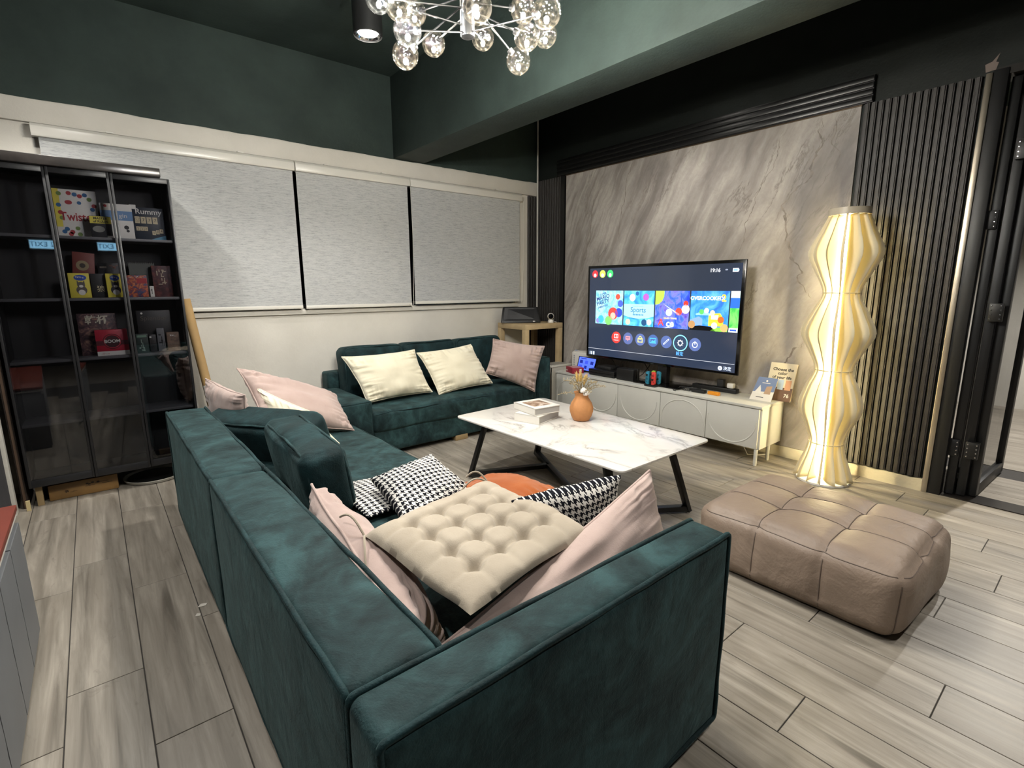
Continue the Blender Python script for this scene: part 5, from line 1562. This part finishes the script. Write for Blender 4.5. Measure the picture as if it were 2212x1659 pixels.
dx = [(CX0, D1 - .0015), (D1 + .0015, D2 - .0015), (D2 + .0015, CX1)]
swing = [R(1.6), R(-1.7), R(0.0)]
for (a, b), sw in zip(dx, swing):
    piv = Vector((a, CY0 + .018, 0))
    xf = Matrix.Translation(piv) @ Matrix.Rotation(sw, 4, 'Z') @ Matrix.Translation(-piv)
    st = .0125
    m = MB().box(a, a + st, CY0, CY0 + .018, CZ0 - .006, CZ1).box(b - st, b, CY0, CY0 + .018, CZ0 - .006, CZ1).box(a + st, b - st, CY0, CY0 + .018, CZ0 - .006, CZ0 + .038).box(a + st, b - st, CY0, CY0 + .018, CZ1 - .03, CZ1)
    m.v = [tuple(xf @ Vector(v)) for v in m.v]
    d = m.build('glass_door', M_DARKCAB, bk, bevel=.0012)
    g = MB().box(a + st, b - st, CY0 + .007, CY0 + .011, CZ0 + .038, CZ1 - .03)
    g.v = [tuple(xf @ Vector(v)) for v in g.v]
    g.build('glass_pane', M_PANE, d)
for x in (CX0 + .02, CX1 - .05):
    for y in (CY0 + .04, CY1 - .05): MB().box(x, x + .03, y, y + .03, 0, CZ0).build('leg', M_BRASS if y < 4 else M_BLACKMETAL, bk, bevel=.002)

# boxes and books inside, one by one
GB = 'board games in the glass bookcase'
def game(name, label, x0, x1, z0, h, y, depth, mat, cat='box', tiltz=0.0, bevel=.0015):
    t = thing(name, label, cat, ((x0 + x1) / 2, y, z0), GB)
    m = MB().box(x0, x1, y, y + depth, z0 + .0008, z0 + h)
    o = m.build('box_body', mat, t, bevel=bevel)
    return t
def face(t, x0, x1, z0, z1, y, mat, name='printed_patch', lev=1):
    return MB().box(x0, x1, y - .0004 * lev - .0003, y - .0004 * lev + .0002, z0, z1).build(name, mat, t)
def fdisc(t, x, z, r, y, mat, lev=1, name='printed_dot', sx=1.0):
    n = 20
    return MB().poly([(x + sx * r * math.cos(2 * math.pi * k / n), y - .0004 * lev - .0003, z + r * math.sin(2 * math.pi * k / n)) for k in range(n)], (0, .0003, 0)).build(name, mat, t)
def ftext(t, s, x, z, h, y, c, lev=3, sx=1.0, bold=0.0, rt=(1, 0, 0), up=(0, 0, 1)):
    return lettering(s, (x, y - .0004 * lev - .0004, z), rt, up, h, c if not isinstance(c, str) else plain('ink_' + c.strip('#'), c, .6), t, sx=sx, bold=bold, depth=0)
def fmarks(t, x, z, w, h, y, c, lev=3, seed=1):
    """blurred, unreadable print: a few strokes"""
    q = random.Random(seed); m = MB()
    for k in range(7):
        a = x - w / 2 + w * q.random(); b = z - h / 2 + h * q.random()
        l = (.25 + .4 * q.random()) * (w if k % 2 else h)
        yy = y - .0004 * lev - .0004
        if k % 2: m.box(max(x - w / 2, a - l / 2), min(x + w / 2, a + l / 2), yy, yy + .0003, b - h * .05, b + h * .05)
        else: m.box(a - w * .05, a + w * .05, yy, yy + .0003, max(z - h / 2, b - l / 2), min(z + h / 2, b + l / 2))
    return m.build('printed_strokes', c if not isinstance(c, str) else plain('ink_' + c.strip('#'), c, .6), t)
IW, IR, IB, IG, IY, IK = (plain('print_' + n, c, .55) for n, c in (('white', '#dedbd3'), ('red', '#a32a30'), ('blue', '#27608f'), ('green', '#6c8440'), ('yellow', '#d7c84a'), ('black', '#16161a')))
s1z, s2z, s3z = SH[0], SH[1], SH[2]
# top shelf
t = game('board_game_box', 'white box with coloured dots and red lettering on the top shelf', -.096, .100, s1z, .272, 4.03, .05, IW)
face(t, -.096, -.068, s1z + .06, s1z + .272, 4.03, IY)
rd = random.Random(4)
for (u, v, c) in ((.12, .93, IG), (.36, .95, IR), (.5, .93, IB), (.85, .84, IG), (.95, .70, IR), (.9, .62, IB), (.08, .68, IB), (.1, .52, IR), (.12, .40, IG), (.13, .10, IB), (.28, .05, IR), (.5, .05, IG), (.2, .16, IB), (.75, .93, IB), (.62, .90, IR), (.32, .10, IR)):
    fdisc(t, -.09 + u * .184, s1z + .008 + v * .256, .0115, 4.03, c, 2)
fdisc(t, -.03, s1z + .20, .012, 4.03, IR, 2, sx=1.4); fdisc(t, .018, s1z + .20, .010, 4.03, IB, 2); fdisc(t, -.005, s1z + .055, .011, 4.03, IG, 2)
ftext(t, 'Twister', .004, s1z + .118, .066, 4.03, IR, 3, sx=.78, bold=.02)
t = game('board_game_box', 'small dark box with a yellow title band on the top shelf', .052, .153, s1z, .124, 3.945, .04, IK)
face(t, .053, .152, s1z + .082, s1z + .122, 3.945, IY); ftext(t, 'MASTER', .103, s1z + .111, .018, 3.945, IK, 3, bold=.03); ftext(t, 'of RULES', .103, s1z + .093, .018, 3.945, IK, 3, bold=.03)
fdisc(t, .09, s1z + .05, .018, 3.945, plain('grey_art', '#7c7c76', .6), 2, sx=1.6); face(t, .125, .150, s1z + .004, s1z + .014, 3.945, IW, lev=2)
t = game('board_game_box', 'white and pale blue box behind the glass door seam on the top shelf', .108, .262, s1z, .205, 3.975, .05, IW)
face(t, .108, .262, s1z + .11, s1z + .165, 3.975, plain('pale_blue_print', '#6b8fb8', .6)); ftext(t, 'gin', .215, s1z + .137, .036, 3.975, IW, 3); fdisc(t, .135, s1z + .19, .008, 3.975, IR, 2); fdisc(t, .225, s1z + .07, .012, 3.975, IK, 2); fdisc(t, .23, s1z + .05, .008, 3.975, IK, 2)
t = game('board_game_box', 'dark navy box with number tiles at the right of the top shelf', .252, .424, s1z, .198, 3.99, .05, plain('navy_card', '#101c2c', .5))
ftext(t, 'Rummy', .345, s1z + .172, .044, 3.99, IW, 3, bold=.01)
face(t, .252, .285, s1z + .185, s1z + .21, 3.99, IW, 'sticker')
M_TILE = plain('cream_tile_print', '#cbbd9c', .6)
for i, nmb in enumerate(('☺', '7', '7', '7')):
    x = .285 + i * .030; face(t, x - .0125, x + .0125, s1z + .102, s1z + .142, 3.99, M_TILE, 'printed_tile', 2); ftext(t, nmb, x, s1z + .122, .026, 3.99, IK, 4)
for i, nmb in enumerate(('2', '2', '2')):
    x = .283 + i * .02; face(t, x - .009, x + .009, s1z + .058, s1z + .083, 3.99, M_TILE, 'printed_tile', 2); ftext(t, nmb, x, s1z + .07, .018, 3.99, IK, 4)
for i, nmb in enumerate(('1', '2', '4')):
    x = .362 + i * .02; face(t, x - .009, x + .009, s1z + .035 + i * .006, s1z + .06 + i * .006, 3.99, M_TILE, 'printed_tile', 2); ftext(t, nmb, x, s1z + .048 + i * .006, .018, 3.99, IK, 4)
MB().poly([(.33, 3.9894, s1z + .002), (.423, 3.9894, s1z + .002), (.423, 3.9894, s1z + .035)], (0, .0003, 0)).build('printed_patch', plain('sky_print', '#5d93ad', .6), t)
# middle shelf
t = thing('board_game_box', 'red brown book-like box leaning at the back of the middle shelf', 'box', (-.01, 4.03, s2z), GB)
o_ = MB().obox((-.012, 4.06, s2z + .135), (1, 0, -.10), (0, 1, 0), (.10, 0, 1), .052, .015, .132).build('box_body', plain('red_brown_card', '#6b2f26', .55, var=.2), t, bevel=.002)
fdisc(t, -.012, s2z + .19, .03, 4.044, plain('brass_print', '#8a7a5a', .5), 2); fdisc(t, -.012, s2z + .19, .014, 4.044, plain('dark_print', '#332a22', .5), 3)
t = game('board_game_box', 'flat black box with red characters at the back of the middle shelf', .058, .160, s2z, .208, 4.05, .04, IK)
fmarks(t, .135, s2z + .185, .04, .022, 4.05, '#9c5a45', 3, 2); face(t, .068, .10, s2z + .178, s2z + .188, 4.05, plain('tan_line', '#9a8f80', .6))
def catbox(label, x0, x1, tum):
    t = game('card_game_box', label, x0, x1, s2z, .143, 3.95, .035, IY)
    w = x1 - x0; cx = (x0 + x1) / 2 + .006
    fdisc(t, cx, s2z + .117, .017, 3.95, plain('royal_blue_print', '#2c51a8', .6), 2, sx=1.7 * min(1, w / .09)); fmarks(t, cx, s2z + .117, min(.04, w * .45), .014, 3.95, IW, 4, 3)
    fdisc(t, cx, s2z + .045, .026, 3.95, tum, 2, sx=.95); fdisc(t, cx, s2z + .075, .018, 3.95, tum, 3); fdisc(t, cx, s2z + .032, .016, 3.95, IW, 4); fdisc(t, cx, s2z + .068, .008, 3.95, IW, 4, sx=1.2)
    for sgn in (-1, 1): MB().poly([(cx + sgn * .008, 3.9484, s2z + .088), (cx + sgn * .017, 3.9484, s2z + .103), (cx + sgn * .018, 3.9484, s2z + .078)], (0, .0003, 0)).build('printed_patch', tum, t)
catbox('yellow card game box with a cat, left of the black one', -.086, .010, plain('grey_cat_print', '#5b5450', .6))
catbox('yellow card game box half hidden by the glass door seam', .086, .158, plain('dark_cat_print', '#2c2730', .6))
t = game('card_game_box', 'black box with a pale brush character between the yellow boxes', .014, .083, s2z, .142, 3.99, .035, IK); ftext(t, '狼', .058, s2z + .05, .04, 3.99, '#c9bd9a', 3)
t = thing('spiral_notebook', 'grey spiral notebook standing at the back of the middle shelf', 'notebook', (.27, 4.05, s2z), GB)
MB().box(.21, .345, 4.05, 4.062, s2z + .0008, s2z + .215).build('cover', plain('grey_card', '#5c5f5b', .7), t)
m = MB()
for k in range(13): m.tube([(.216 + k * .0102 + .003 * math.cos(a), 4.056 + .010 * math.sin(a), s2z + .213 + .008 * math.cos(a)) for a in [q * math.pi / 4 for q in range(8)]], .0011, 4, closed=True)
m.build('wire_binding', M_BLACKMETAL, t)
k = NT('colour_print'); k.l(k.ramp(k.noise(k.coord('Object'), 34, 3, .6, 1.0), [(0.3, lin('#27335c')), (0.42, lin('#4a4a6c')), (0.5, lin('#8a3a3a')), (0.6, lin('#c26a3c')), (0.72, lin('#b79a74'))]), k.b.inputs['Base Color']); k.b.inputs['Roughness'].default_value = .55
t = game('card_game_box', 'multicoloured card box at the front right of the middle shelf', .186, .288, s2z, .134, 3.945, .04, k.m); face(t, .235, .287, s2z + .085, s2z + .115, 3.945, IR); fmarks(t, .22, s2z + .124, .05, .010, 3.945, IW, 3, 4)
k = NT('wine_print'); k.l(k.ramp(k.noise(k.coord('Object'), 26, 4, .6, 1.0), [(0.3, lin('#2a1418')), (0.5, lin('#4a262c')), (0.62, lin('#6e3a34')), (0.75, lin('#a0673a'))]), k.b.inputs['Base Color']); k.b.inputs['Roughness'].default_value = .55
M_WINE = k.m
t = game('board_game_box', 'dark wine red box with brush writing right of the notebook', .322, .424, s2z, .196, 3.99, .04, M_WINE); fmarks(t, .372, s2z + .15, .05, .045, 3.99, '#b8a890', 3, 5); fmarks(t, .372, s2z + .10, .045, .04, 3.99, '#b8a890', 3, 6)
t = game('card_game_box', 'narrow pale card pack between the colourful and wine red boxes', .297, .319, s2z, .068, 3.95, .03, IW); fmarks(t, .308, s2z + .04, .012, .04, 3.95, IK, 3, 7)
# third shelf
k = NT('feast_print'); k.l(k.ramp(k.noise(k.coord('Object'), 22, 4, .65, 1.4), [(0.32, lin('#1c1417')), (0.45, lin('#3d2a2f')), (0.56, lin('#66484a')), (0.66, lin('#9c7a64')), (0.8, lin('#c2a98e'))]), k.b.inputs['Base Color']); k.b.inputs['Roughness'].default_value = .5
t = game('board_game_box', 'large dark pictorial box with two outlined characters on the lower shelf', -.078, .108, s3z, .252, 4.0, .06, k.m); ftext(t, '乾杯', .012, s3z + .212, .056, 4.0, '#c7c2ae', 3, bold=.02)
t = game('board_game_box', 'bright red box with a round emblem on the lower shelf', -.006, .150, s3z, .156, 3.935, .05, plain('red_card', '#b01c34', .45))
face(t, -.006, .150, s3z, s3z + .026, 3.935, IW); face(t, -.006, .150, s3z + .062, s3z + .09, 3.935, plain('dark_red_band', '#5a1020', .5), lev=1); fdisc(t, .072, s3z + .085, .046, 3.935, plain('deep_red', '#4a0f18', .5), 2); fdisc(t, .072, s3z + .085, .042, 3.935, plain('red_ring', '#b01c34', .5), 3); fdisc(t, .072, s3z + .085, .037, 3.935, plain('maroon', '#380c12', .5), 4)
ftext(t, 'BOOM', .072, s3z + .085, .026, 3.935, IW, 6, bold=.03); fmarks(t, .03, s3z + .013, .035, .008, 3.935, IR, 3, 8)
t = game('board_game_box', 'black box with faint serif lettering at the right of the lower shelf', .212, .392, s3z, .262, 4.02, .05, plain('splendour_black', '#121011', .5)); ftext(t, 'Splendor', .302, s3z + .212, .040, 4.02, '#5a534a', 3); fdisc(t, .24, s3z + .245, .006, 4.02, IW, 2)
t = game('card_game_box', 'small dark green box at the left of the black lettered box', .190, .252, s3z, .120, 3.95, .045, plain('bottle_green_card', '#1b2b26', .5)); face(t, .196, .246, s3z + .098, s3z + .112, 3.95, plain('sage_print', '#6d8a78', .6)); fmarks(t, .216, s3z + .05, .03, .07, 3.95, '#8fa69a', 3, 9)
t = game('card_game_box', 'slim grey card box in front of the black lettered box', .302, .342, s3z, .150, 3.96, .03, plain('grey_box_card', '#65666a', .6, var=.2, vscale=40)); fmarks(t, .322, s3z + .08, .026, .09, 3.96, IK, 3, 10)
t = game('card_game_box', 'small brown patterned box at the right end of the lower shelf', .352, .420, s3z, .122, 3.95, .04, plain('brown_pattern_card', '#6e5848', .6, var=.5, vscale=50)); fmarks(t, .386, s3z + .1, .035, .012, 3.95, IW, 3, 11)
t = game('card_game_box', 'black card box with a pale corner beside the slim grey one', .260, .296, s3z, .11, 3.97, .03, plain('ink_card', '#1d1a1c', .5, var=.4, vscale=60)); face(t, .262, .272, s3z + .09, s3z + .10, 3.97, IW)

# under and beside the bookcase
t = thing('cardboard_carton', 'brown cardboard carton pushed under the glass bookcase', 'carton', (-.17, 4.0, 0))
MB().box(-.335, -.005, 3.94, 4.13, .001, .098).build('carton_body', M_KRAFT, t, bevel=.006)
MB().box(-.336, -.004, 4.02, 4.05, .098, .0992).build('packing_tape', plain('clear_tape', '#a08a60', .2), t)
fmarks(t, -.10, .066, .13, .022, 3.94, '#2b1d10', 2, 12); fmarks(t, -.235, .045, .06, .016, 3.94, '#3a2a18', 2, 13)
t = thing('round_tray', 'pale round tray lying on the floor under the bookcase', 'tray', (.19, 4.06, 0))
MB().lathe((.19, 4.04, 0), [(.13, .001), (.165, .004), (.172, .02), (.168, .022), (.155, .010), (.02, .009)], 48).build('tray_rim', plain('pale_tray', '#a9a69d', .4), t, smooth=True)
MB().lathe((.19, 4.04, .009), [(.15, 0), (.148, .004)], 40).build('tray_mat', M_BLACKPLASTIC, t)
t = thing('cardboard_tube', 'long cardboard tube leaning on the wall beside the bookcase', 'tube', (.60, 4.06, 0))
a_, b_2 = Vector((.618, 4.00, .0)), Vector((.505, 4.155, 1.175))
MB().tube([a_, b_2], .030, 24).build('tube_body', M_CARD, t, smooth=True)
dn = (b_2 - a_).normalized()
p_ = a_ + dn * .50
m = MB(); n = 10; w_ = []
ox = Vector((-.15, -.98, 0)); ox = (ox - dn * ox.dot(dn)).normalized(); oy = dn.cross(ox)
for k in range(n + 1):
    an = R(-55 + 110 * k / n)
    e = ox * math.cos(an) + oy * math.sin(an)
    w_ += [p_ + e * .0308, p_ + dn * .085 + e * .0308]
m.add(w_, [(2 * k, 2 * k + 2, 2 * k + 3, 2 * k + 1) for k in range(n)]).build('paper_label', M_PAPER, t)
for k in range(3): MB().tube([p_ + ox * .0314 + oy * (-.010 + k * .009) + dn * .012, p_ + ox * .0314 + oy * (-.010 + k * .009) + dn * (.05 + .01 * k)], .0012, 4).build('printed_line', IK, t)

# grey cabinet with a red-brown top at the left edge
t = thing('grey_cabinet', 'grey cabinet with a red-brown top at the left edge', 'cabinet', (-.5, 1.7, 0))
MB().box(-.76, -.306, .95, 2.400, 0, .462).build('cabinet_body', M_CABGREY, t, bevel=.003)
MB().box(-.775, -.292, .93, 2.412, .480, .500).build('cabinet_top', M_REDTOP, t, bevel=.002)
MB().box(-.77, -.296, .94, 2.406, .462, .480).build('white_edge', M_WHITEPVC, t)
def wavy_door(y0, y1):
    m = MB(); pts = []
    N_ = 40
    for k in range(N_ + 1):
        z = .018 + (.44 - .018) * k / N_
        pts.append((-.306, y1 + .0045 * abs(math.sin(k / N_ * math.pi * 4)) - .006, z))
    for k in range(N_, -1, -1):
        z = .018 + (.44 - .018) * k / N_
        pts.append((-.306, y0 + .004, z))
    m.poly(pts, (.013, 0, 0))
    return m.build('door', M_CABGREY, t)
ys_ = [.96, 1.28, 1.60, 1.89, 2.14, 2.398]
for a, b in zip(ys_[:-1], ys_[1:]): wavy_door(a, b)
MB().box(-.76, -.300, .95, 2.405, 0, .016).build('plinth', plain('plinth_grey', '#5a5b5d', .5), t)

# dark boards stored in the gap beside the bookcase
t = thing('stored_board', 'dark board stored in the gap left of the bookcase', 'board', (-.44, 4.0, 0))
MB().box(-.447, -.421, 3.90, 4.18, 0, 1.25).build('board_sheet', plain('dark_brown_board', '#2b211b', .6, var=.3), t, bevel=.002)
MB().box(-.440, -.428, 3.896, 3.90, 0, 1.25).build('board_edge', plain('board_edge_wood', '#4a382a', .6), t)
o = MB().box(-.428, -.410, 3.845, 3.858, .001, .06).build('wood_offcut', plain('pale_offcut', '#b9a87c', .6)); tag(o, 'short pale wood offcut standing at the bookcase foot', 'offcut')

# illuminated exit sign on the wall behind the camera
es = thing('exit_sign', 'illuminated exit sign on the wall behind the camera', 'sign', (0, YB, 2.0))
EX, EZ = .0, 1.94
MB().box(EX - .235, EX + .235, YB + .001, YB + .05, EZ - .072, EZ + .072).build('sign_case', M_WHITEPL, es, bevel=.004)
MB().box(EX - .225, EX + .225, YB + .05, YB + .053, EZ - .062, EZ + .062).build('sign_face', glow('cyan_sign', '#9fdcff', 3.0), es)
lettering('出口 EXIT', (EX, YB + .0545, EZ), (-1, 0, 0), (0, 0, 1), .105, glow('white_sign', '#1488b8', .8), es, bold=.01)

for i, (x, y, w) in enumerate(((.196, 2.20, .018), (.172, 2.14, .010))):
    o = MB().poly([(x - w, y - .006, .0006), (x + w * .6, y - .012, .0006), (x + w, y + .004, .0006), (x - .2 * w, y + .012, .0006)], (0, 0, .0015)).build('plaster_flake', plain('flake_white', '#c9c4ba', .9))
    tag(o, ('larger white plaster flake on the floor beside the sofa back', 'smaller white plaster flake on the floor beside the sofa back')[i], 'flake')
